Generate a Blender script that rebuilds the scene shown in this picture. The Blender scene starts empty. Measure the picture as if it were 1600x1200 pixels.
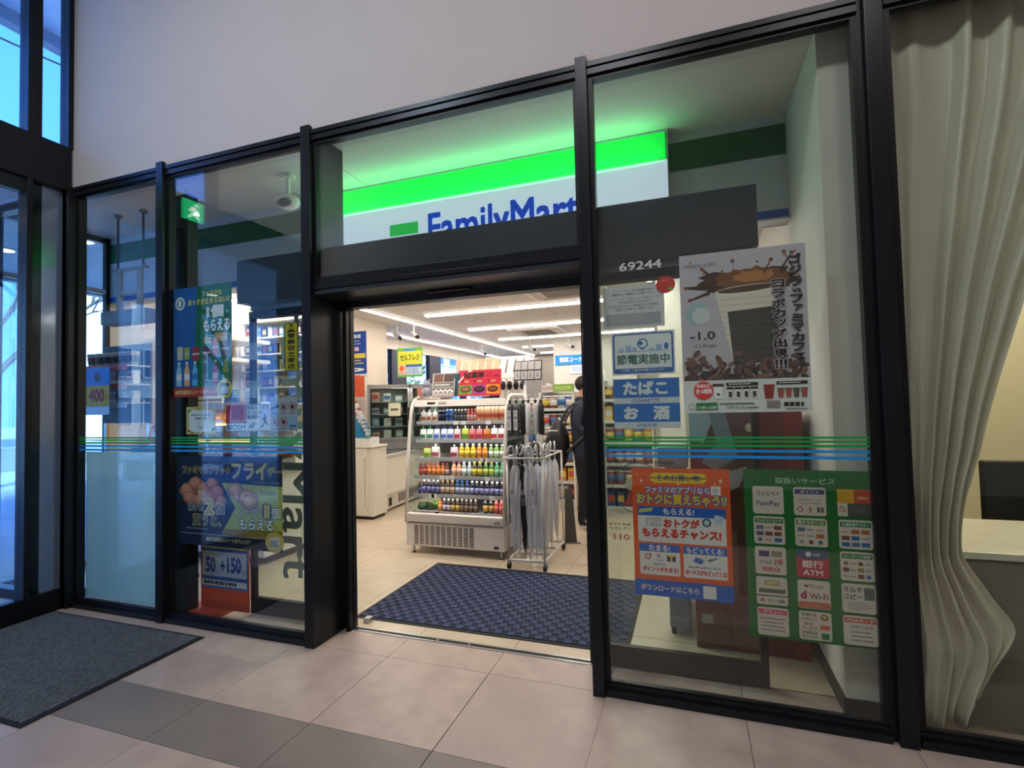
import bpy, bmesh, math, random
from math import sin, cos, pi, radians
from mathutils import Vector, Matrix

random.seed(7)
C = bpy.context.scene.collection
SC = bpy.context.scene

# ------------------------------------------------------------------ camera
F_PX = 797.27
YAW, PITCH, ROLL = -0.3362, 0.0362, -0.0243
CAM = Vector((0.0, -2.4231, 1.38))
def cam_basis():
    cy, sy, cp, sp, cr, sr = cos(YAW), sin(YAW), cos(PITCH), sin(PITCH), cos(ROLL), sin(ROLL)
    f = Vector((sy*cp, cy*cp, sp)); rt = Vector((cy, -sy, 0)); up = rt.cross(f)
    return rt*cr + up*sr, up*cr - rt*sr, f
cd = bpy.data.cameras.new('camera'); cam = bpy.data.objects.new('camera', cd); C.objects.link(cam)
r_, u_, f_ = cam_basis()
M = Matrix((r_, u_, -f_)).transposed().to_4x4(); M.translation = CAM
cam.matrix_world = M
cd.sensor_width = 36; cd.lens = F_PX/1600*36; cd.clip_start = 0.05; cd.clip_end = 300
SC.camera = cam

# ------------------------------------------------------------------ colour management, sky, lights
SC.view_settings.view_transform = 'Standard'; SC.view_settings.look = 'None'
SC.view_settings.exposure = 0.5; SC.view_settings.gamma = 1.0
SC.view_settings.use_curve_mapping = False
w = bpy.data.worlds.new('sky'); SC.world = w; w.use_nodes = True
nt = w.node_tree; nt.nodes.clear()
wo = nt.nodes.new('ShaderNodeOutputWorld'); bg = nt.nodes.new('ShaderNodeBackground')
tc = nt.nodes.new('ShaderNodeTexCoord'); sx = nt.nodes.new('ShaderNodeSeparateXYZ')
cr_ = nt.nodes.new('ShaderNodeValToRGB')
cr_.color_ramp.elements[0].position = 0.0; cr_.color_ramp.elements[0].color = (0.055, 0.20, 0.70, 1)
cr_.color_ramp.elements[1].position = 0.7; cr_.color_ramp.elements[1].color = (0.018, 0.10, 0.60, 1)
nt.links.new(tc.outputs['Generated'], sx.inputs[0]); nt.links.new(sx.outputs['Z'], cr_.inputs[0])
nt.links.new(cr_.outputs[0], bg.inputs[0]); bg.inputs[1].default_value = 4.5
nt.links.new(bg.outputs[0], wo.inputs[0])

def light(name, kind, loc, energy, color, size=1.0, size_y=None, rot=(0, 0, 0), angle=None, spread=None):
    d = bpy.data.lights.new(name, kind); d.energy = energy; d.color = color
    if kind == 'AREA':
        d.size = size
        if size_y: d.shape = 'RECTANGLE'; d.size_y = size_y
        if spread: d.spread = spread
    if kind == 'SUN': d.angle = angle or 0.05
    if kind in ('POINT', 'SPOT'): d.shadow_soft_size = size
    o = bpy.data.objects.new(name, d); C.objects.link(o); o.location = loc; o.rotation_euler = rot
    return o
light('sun', 'SUN', (-6, 4, 12), 11.0, (0.62, 0.86, 1.0), rot=(radians(38), radians(35), 0), angle=0.2)
# unseen fill lights added under the high lobby ceiling, above the frame
for (x, y, e, c) in ((-2.6, -2.2, 44, (0.80, 0.90, 1.0)), (-0.6, -2.5, 30, (1.0, 0.92, 0.90)), (1.2, -2.5, 17, (1.0, 0.90, 0.84)), (3.2, -2.4, 12, (1.0, 0.90, 0.84))):
    light('lobby_fill', 'AREA', (x, y, 4.9), e, c, size=0.5)
STORE_WARM = (1.0, 0.90, 0.80)

# ------------------------------------------------------------------ materials
def lin(c):
    if isinstance(c, str):
        c = tuple(int(c[i:i+2], 16)/255 for i in (0, 2, 4))
    return tuple((v/12.92 if v <= 0.04045 else ((v+0.055)/1.055)**2.4) for v in c)
MC = {}
def mat(col, rough=0.5, metal=0.0, noise=0.06, scale=12.0, bump=0.0, emit=0.0, alpha=1.0, spec=0.5, coat=0.0, sub=None):
    key = (str(col), rough, metal, noise, scale, bump, emit, alpha, spec, coat, sub)
    if key in MC: return MC[key]
    m = bpy.data.materials.new('mat_%d' % len(MC)); m.use_nodes = True
    n = m.node_tree; b = n.nodes['Principled BSDF']; L = lin(col)
    b.inputs['Roughness'].default_value = rough; b.inputs['Metallic'].default_value = metal
    b.inputs['Specular IOR Level'].default_value = spec
    if coat: b.inputs['Coat Weight'].default_value = coat; b.inputs['Coat Roughness'].default_value = 0.08
    if noise > 0 or bump > 0:
        tx = n.nodes.new('ShaderNodeTexCoord'); ns = n.nodes.new('ShaderNodeTexNoise')
        ns.inputs['Scale'].default_value = scale; ns.inputs['Detail'].default_value = 4
        n.links.new(tx.outputs['Object'], ns.inputs['Vector'])
        rp = n.nodes.new('ShaderNodeValToRGB')
        rp.color_ramp.elements[0].position = 0.3; rp.color_ramp.elements[1].position = 0.7
        rp.color_ramp.elements[0].color = (*[v*(1-noise) for v in L], 1)
        rp.color_ramp.elements[1].color = (*[min(1, v*(1+noise)) for v in L], 1)
        n.links.new(ns.outputs['Fac'], rp.inputs[0]); n.links.new(rp.outputs[0], b.inputs['Base Color'])
        if bump > 0:
            bp = n.nodes.new('ShaderNodeBump'); bp.inputs['Strength'].default_value = bump; bp.inputs['Distance'].default_value = 0.01
            n.links.new(ns.outputs['Fac'], bp.inputs['Height']); n.links.new(bp.outputs[0], b.inputs['Normal'])
    else:
        b.inputs['Base Color'].default_value = (*L, 1)
    if emit > 0:
        b.inputs['Emission Color'].default_value = (*L, 1); b.inputs['Emission Strength'].default_value = emit
    if alpha < 1: b.inputs['Alpha'].default_value = alpha
    if sub: b.inputs['Transmission Weight'].default_value = sub
    MC[key] = m
    return m
def ink(c):
    L = [min(0.9, v*1.5) for v in lin(c)]       # paper and ink reflect more than the dim photograph shows
    srgb = tuple(round(12.92*v if v <= 0.0031308 else 1.055*v**(1/2.4)-0.055, 4) for v in L)
    return mat(srgb, rough=0.55, noise=0.0, spec=0.3)
def glass_mat(name, tint=(0.93, 0.97, 0.95), rough=0.0, boost=0.0):
    m = bpy.data.materials.new(name); m.use_nodes = True; n = m.node_tree; n.nodes.clear()
    out = n.nodes.new('ShaderNodeOutputMaterial'); mix = n.nodes.new('ShaderNodeMixShader')
    t = n.nodes.new('ShaderNodeBsdfTransparent'); t.inputs[0].default_value = (*tint, 1)
    g = n.nodes.new('ShaderNodeBsdfGlossy'); g.inputs['Roughness'].default_value = rough
    fr = n.nodes.new('ShaderNodeFresnel'); ge = n.nodes.new('ShaderNodeNewGeometry')
    mr = n.nodes.new('ShaderNodeMapRange'); mr.inputs['To Min'].default_value = 1.52; mr.inputs['To Max'].default_value = 1/1.52
    n.links.new(ge.outputs['Backfacing'], mr.inputs['Value']); n.links.new(mr.outputs[0], fr.inputs['IOR'])
    ad = n.nodes.new('ShaderNodeMath'); ad.operation = 'ADD'; ad.inputs[1].default_value = boost; ad.use_clamp = True
    n.links.new(fr.outputs[0], ad.inputs[0]); n.links.new(ad.outputs[0], mix.inputs[0])
    n.links.new(t.outputs[0], mix.inputs[1]); n.links.new(g.outputs[0], mix.inputs[2]); n.links.new(mix.outputs[0], out.inputs[0])
    return m
GLASS = glass_mat('clear_glass', boost=0.02)
GLASS_S = glass_mat('cabinet_glass', tint=(0.86, 0.93, 0.92))
PLASTIC = glass_mat('clear_vinyl', tint=(0.88, 0.90, 0.92), rough=0.15, boost=0.10)

FRAME = mat('23272c', rough=0.32, metal=0.6, noise=0.05, scale=30)
FRAME_D = mat('15181b', rough=0.4, metal=0.4, noise=0.05, scale=30)
HEADER = mat('333a43', rough=0.35, metal=0.4, noise=0.04, scale=20)
STEEL = mat('b9bcbf', rough=0.3, metal=0.9, noise=0.05, scale=60)
WHITE = mat('ece7e0', rough=0.45, noise=0.02)
WALLW = mat('d9d3ca', rough=0.8, noise=0.02, scale=3, bump=0.05)
LOBBYW = mat('c9c2c0', rough=0.75, noise=0.02, scale=3, bump=0.05)
CEILM = mat('d8d2ca', rough=0.9, noise=0.015, scale=4)
BLACK = mat('141414', rough=0.5, noise=0.1)

# ------------------------------------------------------------------ mesh helpers
class MB:
    def __init__(s): s.v, s.f, s.m, s.mats = [], [], [], []
    def mi(s, m):
        if m not in s.mats: s.mats.append(m)
        return s.mats.index(m)
    def add(s, vs, fs, m):
        b = len(s.v); k = s.mi(m)
        s.v += [tuple(p) for p in vs]; s.f += [tuple(b+i for i in f) for f in fs]; s.m += [k]*len(fs)
        return s
    def box(s, x0, x1, y0, y1, z0, z1, m, bev=0.0):
        if bev <= 0:
            vs = [(x, y, z) for x in (x0, x1) for y in (y0, y1) for z in (z0, z1)]
            return s.add(vs, [(0, 1, 3, 2), (4, 6, 7, 5), (0, 4, 5, 1), (2, 3, 7, 6), (0, 2, 6, 4), (1, 5, 7, 3)], m)
        bm = bmesh.new(); bmesh.ops.create_cube(bm, size=1)
        for v in bm.verts: v.co = ((x0+x1)/2+v.co.x*(x1-x0), (y0+y1)/2+v.co.y*(y1-y0), (z0+z1)/2+v.co.z*(z1-z0))
        bmesh.ops.bevel(bm, geom=bm.edges[:], offset=bev, segments=2, affect='EDGES', profile=0.5)
        return s.bm(bm, m)
    def bm(s, bm, m, mx=None):
        bm.verts.index_update()
        s.add([(mx @ v.co) if mx else v.co for v in bm.verts], [[v.index for v in f.verts] for f in bm.faces], m); bm.free(); return s
    def prism(s, pts, a, b, m, axis='y'):
        # polygon pts in the plane across axis, extruded from a to b
        n = len(pts)
        def P(p, t):
            return {'y': (p[0], t, p[1]), 'x': (t, p[0], p[1]), 'z': (p[0], p[1], t)}[axis]
        vs = [P(p, a) for p in pts]+[P(p, b) for p in pts]
        fs = [tuple(range(n)), tuple(reversed(range(n, 2*n)))]+[(i, i+n, (i+1) % n+n, (i+1) % n) for i in range(n)]
        return s.add(vs, fs, m)
    def cyl(s, p0, p1, r0, m, r1=None, n=12, caps=True):
        p0, p1 = Vector(p0), Vector(p1); d = (p1-p0).normalized(); r1 = r0 if r1 is None else r1
        a = d.orthogonal().normalized(); b = d.cross(a)
        vs = [p0+(a*cos(2*pi*i/n)+b*sin(2*pi*i/n))*r0 for i in range(n)]+[p1+(a*cos(2*pi*i/n)+b*sin(2*pi*i/n))*r1 for i in range(n)]
        fs = [(i, (i+1) % n, (i+1) % n+n, i+n) for i in range(n)]
        if caps: fs += [tuple(reversed(range(n))), tuple(range(n, 2*n))]
        return s.add(vs, fs, m)
    def tube(s, pts, r, m, n=8):
        pts = [Vector(p) for p in pts]; vs, fs = [], []; rr = r if isinstance(r, (list, tuple)) else [r]*len(pts)
        a = None
        for i, p in enumerate(pts):
            t = (pts[min(i+1, len(pts)-1)]-pts[max(i-1, 0)]).normalized()
            a = t.orthogonal().normalized() if a is None else (a-t*a.dot(t)).normalized()
            b = t.cross(a)
            vs += [p+(a*cos(2*pi*k/n)+b*sin(2*pi*k/n))*rr[i] for k in range(n)]
        for i in range(len(pts)-1):
            fs += [(i*n+k, i*n+(k+1) % n, (i+1)*n+(k+1) % n, (i+1)*n+k) for k in range(n)]
        fs += [tuple(reversed(range(n))), tuple(range((len(pts)-1)*n, len(pts)*n))]
        return s.add(vs, fs, m)
    def lathe(s, prof, m, n=14, c=(0, 0, 0), sy=1.0):
        vs, fs = [], []
        for (r, z) in prof: vs += [(c[0]+r*cos(2*pi*k/n), c[1]+sy*r*sin(2*pi*k/n), c[2]+z) for k in range(n)]
        for i in range(len(prof)-1): fs += [(i*n+k, i*n+(k+1) % n, (i+1)*n+(k+1) % n, (i+1)*n+k) for k in range(n)]
        fs += [tuple(reversed(range(n))), tuple(range((len(prof)-1)*n, len(prof)*n))]
        return s.add(vs, fs, m)
    def ball(s, c, r, m, sx=1, sy=1, sz=1, sub=2, jit=0):
        bm = bmesh.new(); bmesh.ops.create_icosphere(bm, subdivisions=sub, radius=r)
        for v in bm.verts:
            j = 1+random.uniform(-jit, jit)
            v.co = (c[0]+v.co.x*sx*j, c[1]+v.co.y*sy*j, c[2]+v.co.z*sz*j)
        return s.bm(bm, m)
    def grid(s, fn, nu, nv, m):
        vs = [fn(i/nu, j/nv) for j in range(nv+1) for i in range(nu+1)]
        fs = [(j*(nu+1)+i, j*(nu+1)+i+1, (j+1)*(nu+1)+i+1, (j+1)*(nu+1)+i) for j in range(nv) for i in range(nu)]
        return s.add(vs, fs, m)
    def mesh(s, name, smooth=False):
        me = bpy.data.meshes.new(name); me.from_pydata(s.v, [], s.f)
        for m in s.mats: me.materials.append(m)
        me.polygons.foreach_set('material_index', s.m)
        if smooth: me.polygons.foreach_set('use_smooth', [True]*len(me.polygons))
        me.update(); return me
    def build(s, name, parent=None, smooth=False, loc=None, rz=0):
        o = bpy.data.objects.new(name, s.mesh(name, smooth)); C.objects.link(o); o.parent = parent
        if loc: o.location = loc
        if rz: o.rotation_euler = (0, 0, rz)
        return o
def smooth_angle(o, a=40):
    me = o.data; me.polygons.foreach_set('use_smooth', [True]*len(me.polygons))
    try: me.set_sharp_from_angle(angle=radians(a))
    except Exception: pass
    return o
def tag(o, label=None, cat=None, group=None, kind=None):
    if label: o['label'] = label
    if cat: o['category'] = cat
    if group: o['group'] = group
    if kind: o['kind'] = kind
    return o
def empty(name, loc=(0, 0, 0), rz=0, **k):
    o = bpy.data.objects.new(name, None); C.objects.link(o); o.location = loc; o.rotation_euler = (0, 0, rz)
    o.empty_display_size = 0.1
    return tag(o, **k)
def struct(o, label=None): o['kind'] = 'structure'; (label and o.__setitem__('label', label)); return o
def inst(mesh, name, parent=None, loc=(0, 0, 0), rz=0, sc=None):
    o = bpy.data.objects.new(name, mesh); C.objects.link(o); o.parent = parent; o.location = loc; o.rotation_euler = (0, 0, rz)
    if sc: o.scale = sc
    return o
def copy_tree(o, parent=None):
    c = o.copy(); C.objects.link(c); c.parent = parent
    for ch in list(o.children): copy_tree(ch, c)
    return c

# ------------------------------------------------------------------ lettering
TC = {}
def text_raw(s, shear=0.0):
    key = (s, shear)
    if key in TC: return TC[key]
    cu = bpy.data.curves.new('lettering', 'FONT'); cu.body = s; cu.size = 1.0; cu.resolution_u = 2; cu.shear = shear
    cu.dimensions = '2D'; cu.fill_mode = 'BOTH'
    o = bpy.data.objects.new('lettering', cu); C.objects.link(o)
    me = bpy.data.meshes.new_from_object(o)
    vs = [(v.co.x, v.co.y) for v in me.vertices]; fs = [tuple(p.vertices) for p in me.polygons]
    bpy.data.objects.remove(o); bpy.data.curves.remove(cu); bpy.data.meshes.remove(me)
    TC[key] = (vs, fs); return TC[key]
def text_geo(s, bold=0.0, shear=0.0):
    """glyph faces; bold and outline come from slightly shifted copies"""
    vs, fs = text_raw(s, shear)
    if bold < 0.004: return vs, fs
    n = 4 if bold < 0.045 else 8; V, F = [], []
    for k in range(n):
        a = 2*pi*(k+.5)/n; b = len(V)
        V += [(x+bold*cos(a), y+bold*sin(a)) for x, y in vs]; F += [tuple(b+i for i in f) for f in fs]
    return V, F
def layer_off(bold, nv):
    """tiny depth step of each shifted copy, so that no two faces coincide"""
    if bold < 0.004: return [0.0]*nv, 0.0
    n = 4 if bold < 0.045 else 8; q = nv//n
    return [-(i//q)*8e-6 for i in range(nv)], n*8e-6
def text_box(s, bold=0.0, shear=0.0):
    vs, fs = text_raw(s, shear)
    if not vs: return 0, 1, 0, 1
    xs = [v[0] for v in vs]; ys = [v[1] for v in vs]
    return min(xs)-bold, max(xs)+bold, min(ys)-bold, max(ys)+bold

class Print:
    """flat print: items laid in layers on a sheet W x H (metres), origin bottom left, facing -y"""
    def __init__(s, W, H, eps=0.00002): s.W, s.H, s.mb, s.y, s.eps = W, H, MB(), -0.0006, eps
    def _y(s): s.y -= s.eps; return s.y
    def poly(s, pts, c):
        y = s._y(); s.mb.add([(u*s.W, y, v*s.H) for u, v in pts], [tuple(range(len(pts)))], ink(c)); return s
    def rect(s, u0, v0, u1, v1, c, r=0.0):
        if r <= 0: return s.poly([(u0, v0), (u1, v0), (u1, v1), (u0, v1)], c)
        ru, rv = r, r*s.W/s.H; pts = []
        for cx, cy, a0 in ((u1-ru, v0+rv, -90), (u1-ru, v1-rv, 0), (u0+ru, v1-rv, 90), (u0+ru, v0+rv, 180)):
            pts += [(cx+ru*cos(radians(a0+t)), cy+rv*sin(radians(a0+t))) for t in (0, 30, 60, 90)]
        return s.poly(pts, c)
    def oval(s, u, v, r, c, rv=None, rot=0.0, n=20):
        rv = r*s.W/s.H if rv is None else rv
        return s.poly([(u+(r*cos(2*pi*i/n)*cos(rot)*s.W-rv*sin(2*pi*i/n)*sin(rot)*s.H)/s.W,
                        v+(r*cos(2*pi*i/n)*sin(rot)*s.W+rv*sin(2*pi*i/n)*cos(rot)*s.H)/s.H) for i in range(n)], c)
    def ring(s, u, v, r, w_, c, n=28):
        y = s._y(); A = s.W/s.H; vs = []
        for rr in (r, r-w_): vs += [((u+rr*cos(2*pi*i/n))*s.W, y, (v+rr*A*sin(2*pi*i/n))*s.H) for i in range(n)]
        s.mb.add(vs, [(i, (i+1) % n, (i+1) % n+n, i+n) for i in range(n)], ink(c)); return s
    def _glyphs(s, t, u0, v0, u1, v1, c, bold, bx, shear=0, rot=0):
        vs, fs = text_geo(t, bold, shear)
        if not fs: return
        y = s._y(); x0, x1, y0, y1 = bx; lo, st = layer_off(bold, len(vs)); s.y -= st
        sx_, sy_ = (u1-u0)*s.W/(x1-x0), (v1-v0)*s.H/(y1-y0)
        if rot == -90:
            sx_, sy_ = (u1-u0)*s.W/(y1-y0), (v1-v0)*s.H/(x1-x0)
            P = [(u0*s.W+(b-y0)*sx_, y+q, v1*s.H-(a-x0)*sy_) for (a, b), q in zip(vs, lo)]
        else:
            P = [(u0*s.W+(a-x0)*sx_, y+q, v0*s.H+(b-y0)*sy_) for (a, b), q in zip(vs, lo)]
        s.mb.add(P, fs, ink(c))
    def text(s, t, u0, v0, u1, v1, c, bold=0.015, stroke=None, sw=0.05, shear=0, rot=0):
        bx = text_box(t, bold, shear)
        if stroke: s._glyphs(t, u0, v0, u1, v1, stroke, bold+sw, bx, shear, rot)
        s._glyphs(t, u0, v0, u1, v1, c, bold, bx, shear, rot); return s
    def vtext(s, t, u0, v0, u1, v1, c, bold=0.02, stroke=None, sw=0.05):
        n = len(t); h = (v1-v0)/n
        for i, ch in enumerate(t):
            if ch == 'ー':
                s.rect((u0+u1)/2-(u1-u0)*0.07, v1-(i+0.92)*h, (u0+u1)/2+(u1-u0)*0.07, v1-(i+0.08)*h, c); continue
            if ch in 'ァェッ': s.text(ch, u0+(u1-u0)*.25, v1-(i+0.8)*h, u1, v1-(i+0.1)*h, c, bold, stroke, sw)
            else: s.text(ch, u0, v1-(i+0.94)*h, u1, v1-(i+0.06)*h, c, bold, stroke, sw)
        return s
    def lines(s, u0, v0, u1, v1, n, c, fill=0.5, seed=1):
        """rows of small unreadable print"""
        rnd = random.Random(seed); h = (v1-v0)/n; y = s._y()
        for i in range(n):
            u = u0+rnd.uniform(0, 0.03)*(u1-u0); a = v1-(i+0.5+fill/2)*h; b = v1-(i+0.5-fill/2)*h
            ue = u1-rnd.uniform(0, 0.2)*(u1-u0)
            while u < ue:
                w_ = min(ue-u, rnd.uniform(0.5, 1.3)*(b-a)*s.H/s.W)
                s.mb.add([(u*s.W, y, a*s.H), ((u+w_)*s.W, y, a*s.H), ((u+w_)*s.W, y, b*s.H), (u*s.W, y, b*s.H)], [(0, 1, 2, 3)], ink(c))
                u += w_+rnd.uniform(0.15, 0.35)*(b-a)*s.H/s.W
        return s
    def done(s, parent): return s.mb.build('printed_design', parent)

def sheet(name, label, cat, x0, x1, z0, z1, y, col, th=0.0012, group=None, rz=0, tilt=0, paint=None, parent=None):
    """a flat printed sheet facing -y; returns (object, Print)"""
    W, H = x1-x0, z1-z0
    mb = MB().box(0, W, -0.0005, th, 0, H, ink(col)); o = mb.build(name, parent); o.location = (x0, y, z0); o.rotation_euler = (tilt, 0, rz)
    if label: tag(o, label, cat, group)
    p = Print(W, H)
    if paint: paint(p); p.done(o)
    return o

# ================================================================== SETTING
# ---- floors: tiles laid one by one
TILE_L = mat('af9d92', rough=0.42, noise=0.12, scale=7, bump=0.02)
TILE_L2 = mat('a9988e', rough=0.42, noise=0.09, scale=4, bump=0.02)
TILE_D = mat('7d736c', rough=0.45, noise=0.08, scale=5, bump=0.02)
TILE_I = mat('c6b69f', rough=0.22, noise=0.05, scale=4)
GROUT = mat('4a4642', rough=0.9)
GROUT_I = mat('978a7a', rough=0.9)
def tile_mesh(wd, dp, m):
    return MB().box(0.0012, wd-0.0012, 0.0012, dp-0.0012, -0.012, 0.0, m, bev=0.0008).mesh('tile')
fl = MB().box(-4.34, 5.0, -6.0, 0.30, -0.08, -0.0065, GROUT).build('floor'); struct(fl)
T = 0.5993; X0 = -0.4231-7*T
tl, tl2, td = tile_mesh(T, 0.6058, TILE_L), tile_mesh(T, 0.6058, TILE_L2), tile_mesh(T, 0.303, TILE_D)
rows = [(-0.5706, 0.6058, 'l'), (-0.8736, 0.303, 'd')]+[(-0.8736-0.6058*(k+1), 0.6058, 'l') for k in range(3)]
for (y0, h, kd) in rows:
    for i in range(0, 13):
        x = X0+i*T
        if x < -4.7: continue
        me = td if kd == 'd' else random.choice((tl, tl2))
        dx = 0.0015 if abs(x-(-1.0224)) < 0.01 else 0
        inst(me, 'tile', fl, (x+dx, y0, 0))
tn = tile_mesh(T, 0.26, TILE_L)
for i in range(0, 13): inst(tn, 'tile', fl, (X0+i*T, 0.0352, 0))
fi = MB().box(-5.26, 5.0, 0.30, 13.0, -0.08, -0.0065, GROUT_I).box(-5.7, -5.26, 2.6, 13.0, -0.08, -0.0065, GROUT_I).build('floor'); struct(fi)
ti = tile_mesh(0.6, 0.6, TILE_I); tin = tile_mesh(0.6, 0.355, TILE_I)
XI = -1.585-8*0.6
for i in range(2, 13):
    inst(tin, 'tile', fi, (XI+i*0.6, 0.305, 0))
    for j in range(0, 12): inst(ti, 'tile', fi, (XI+i*0.6, 0.66+j*0.6, 0))
MB().box(-5.7, 5.0, 7.9, 13.0, -0.0065, -0.0005, TILE_I).build('far_floor_surface', fi)

# ---- upper wall over the glazed front, lobby shell
struct(MB().box(-4.30, 5.0, 0.015, 0.25, 3.030, 5.2, LOBBYW).build('wall_front'))
struct(MB().box(-4.34, 5.0, -6.2, 0.25, 5.2, 5.4, LOBBYW).build('ceiling'))
struct(MB().box(-4.34, 5.0, -6.2, -6.0, -0.05, 5.2, LOBBYW).build('wall_back'))
struct(MB().box(5.0, 5.2, -6.2, 13.2, -0.05, 5.2, LOBBYW).build('wall_right'))
struct(MB().box(-4.42, -4.26, -6.0, -1.16, 3.32, 5.2, LOBBYW).box(-4.42, -4.26, -6.0, -2.3, -0.05, 3.32, LOBBYW).build('wall_left'))

# ---- glazed front: posts, rails and panes
def post(x0, x1, y0, y1, z0, z1, m=FRAME, name='trim_1'):
    o = MB().box(x0, x1, y0, y1, z0, z1, m, bev=0.002).build(name); struct(o); return o
post(-4.30, -4.205, -0.03, 0.09, 0, 3.03)
post(-3.349, -3.288, -0.012, 0.085, 0, 3.055)
post(-2.143, -2.078, -0.012, 0.30, 0, 3.055)
post(-0.479, -0.424, -0.012, 0.10, 0, 3.055)
post(0.725, 0.790, -0.012, 0.30, 0, 3.10)
post(0.705, 0.725, 0.02, 0.12, 0, 3.03, FRAME_D)
post(0.790, 0.80, 0.02, 0.12, 0, 3.0, FRAME_D)
def bay(n, x0, x1, z0=0.0, ztop=3.03, zb=0.062):
    root = empty('window_%d' % n, (x0, 0, z0), kind='structure')
    W = x1-x0
    r = MB().box(0, W, 0.0, 0.075, 0, 0.030, FRAME, bev=0.002).box(0, W, 0.022, 0.075, 0.03, zb-0.008, FRAME).box(0, W, 0.03, 0.05, zb-0.008, zb, FRAME_D)
    r.build('frame_rail', root)
    t = ztop-z0
    r = MB().box(0, W, 0.0, 0.07, t-0.026, t, FRAME, bev=0.002).box(0, W, 0.008, 0.07, t-0.060, t-0.029, FRAME).box(0, W, 0.022, 0.07, t-0.078, t-0.060, FRAME_D)
    r.build('frame_rail', root)
    for xx in (0.0, W-0.022): MB().box(xx, xx+0.022, 0.022, 0.07, zb, t-0.078, FRAME_D).build('frame_rail', root)
    MB().box(0.015, W-0.015, 0.034, 0.044, zb-0.01, t-0.07, GLASS).build('glass_pane', root)
    return root
bay(1, -4.205, -3.349); bay(2, -3.288, -2.143); bay(3, -0.424, 0.705)
bay(4, 0.80, 4.9)
# light over the entrance
root = empty('window_5', (-2.078, 0, 2.10), kind='structure'); W = 1.599
MB().box(0, W, 0.0, 0.07, 0.904, 0.93, FRAME, bev=0.002).box(0, W, 0.008, 0.07, 0.87, 0.901, FRAME).box(0, W, 0.022, 0.07, 0.852, 0.87, FRAME_D).build('frame_rail', root)
MB().box(0, W, 0.02, 0.07, 0.0, 0.045, FRAME, bev=0.002).box(0, W, 0.012, 0.075, -0.028, -0.002, FRAME, bev=0.002).build('frame_rail', root)
MB().box(0.01, W-0.01, 0.034, 0.044, 0.04, 0.86, GLASS).build('glass_pane', root)
for xx in (0.0, W-0.02): MB().box(xx, xx+0.02, 0.022, 0.07, 0.045, 0.852, FRAME_D).build('frame_rail', root)
# automatic door operator box behind the glass, running past both jambs
hb = MB().box(-2.80, 0.317, 0.135, 0.265, 2.072, 2.358, HEADER, bev=0.002)
hb.build('trim_6'); struct(bpy.data.objects['trim_6'])
o = MB().box(-2.80, 0.317, 0.245, 0.262, 2.045, 2.072, STEEL).box(-2.80, 0.317, 0.262, 0.34, 2.0, 2.30, HEADER).build('trim_7'); struct(o)
o = MB().box(-2.078, -0.479, 0.02, 0.245, 2.045, 2.07, HEADER).build('trim_8'); struct(o)
# sensor under the header
sn = MB().box(-1.42, -1.16, 0.20, 0.255, 2.028, 2.045, mat('2a1518', rough=0.2), bev=0.004).build('door_sensor')
tag(sn, 'slim dark motion sensor under the header above the entrance', 'sensor')

def leaf(n, x0, x1, y):
    root = empty('door_%d' % n, (x0, y, 0.0), kind='structure'); W = x1-x0
    MB().box(0, W, 0, 0.035, 0.008, 0.115, FRAME_D, bev=0.002).build('bottom_rail', root)
    MB().box(0, W, 0, 0.035, 2.0, 2.045, FRAME_D).build('top_rail', root)
    for xx in (0, W-0.035): MB().box(xx, xx+0.035, 0, 0.035, 0.115, 2.0, FRAME_D, bev=0.002).build('stile', root)
    MB().box(0.03, W-0.03, 0.014, 0.022, 0.11, 2.005, GLASS).build('glass_pane', root)
    return root
d1 = leaf(1, -2.845, -2.015, 0.275)
d2 = leaf(2, -0.545, 0.305, 0.275)
o = MB().box(-2.045, -2.02, 0.235, 0.275, 0.0, 2.045, FRAME_D).build('trim_9'); struct(o)
# guide rails in the threshold
gr = MB()
for yy in (0.262, 0.300): gr.box(-2.02, -0.50, yy, yy+0.014, 0.0, 0.004, STEEL)
gr.box(-2.02, -0.50, 0.276, 0.300, 0.0, 0.001, FRAME_D)
for xx in (-1.45, -1.25): gr.box(xx, xx+0.01, 0.262, 0.314, 0, 0.005, STEEL)
tr = gr.build('trim_10'); struct(tr)
o = MB().box(-2.02, -1.975, 0.37, 0.42, 0, 0.03, STEEL, bev=0.004).build('door_stop'); tag(o, 'small metal door stop block at the left end of the threshold', 'door stop')

# ---- vestibule behind the glass
struct(MB().box(-5.26, 0.72, 0.07, 1.03, 3.035, 3.12, CEILM).build('ceiling'))
jl = MB().box(-2.24, -2.237, 0.08, 0.87, 3.0335, 3.0352, mat('77736e')).build('trim_11'); struct(jl)
GREEN_D, GREEN_L, BLUE_D = mat('00582c', rough=0.35, noise=0.0), mat('04e04c', rough=0.4, noise=0, emit=0.45), mat('0a4fa0', rough=0.35, noise=0)
PANEL = mat('c3c8cb', rough=0.4, noise=0.01)
fa = MB().box(-5.20, 0.585, 0.885, 1.02, 2.415, 3.035, PANEL).build('wall_store_front'); struct(fa)
for (x0, x1) in ((-5.20, -2.66), (-0.085, 0.575)):
    o = MB().box(x0, x1, 0.8795, 0.8845, 2.795, 2.975, GREEN_D).box(x0, x1, 0.8795, 0.8845, 2.425, 2.470, BLUE_D).build('stripe_band')
    tag(o, 'dark green and blue bands on the unlit shop fascia %s' % ('left of the lit sign' if x0 < -3 else 'right of the lit sign'), 'fascia stripe')
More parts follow.
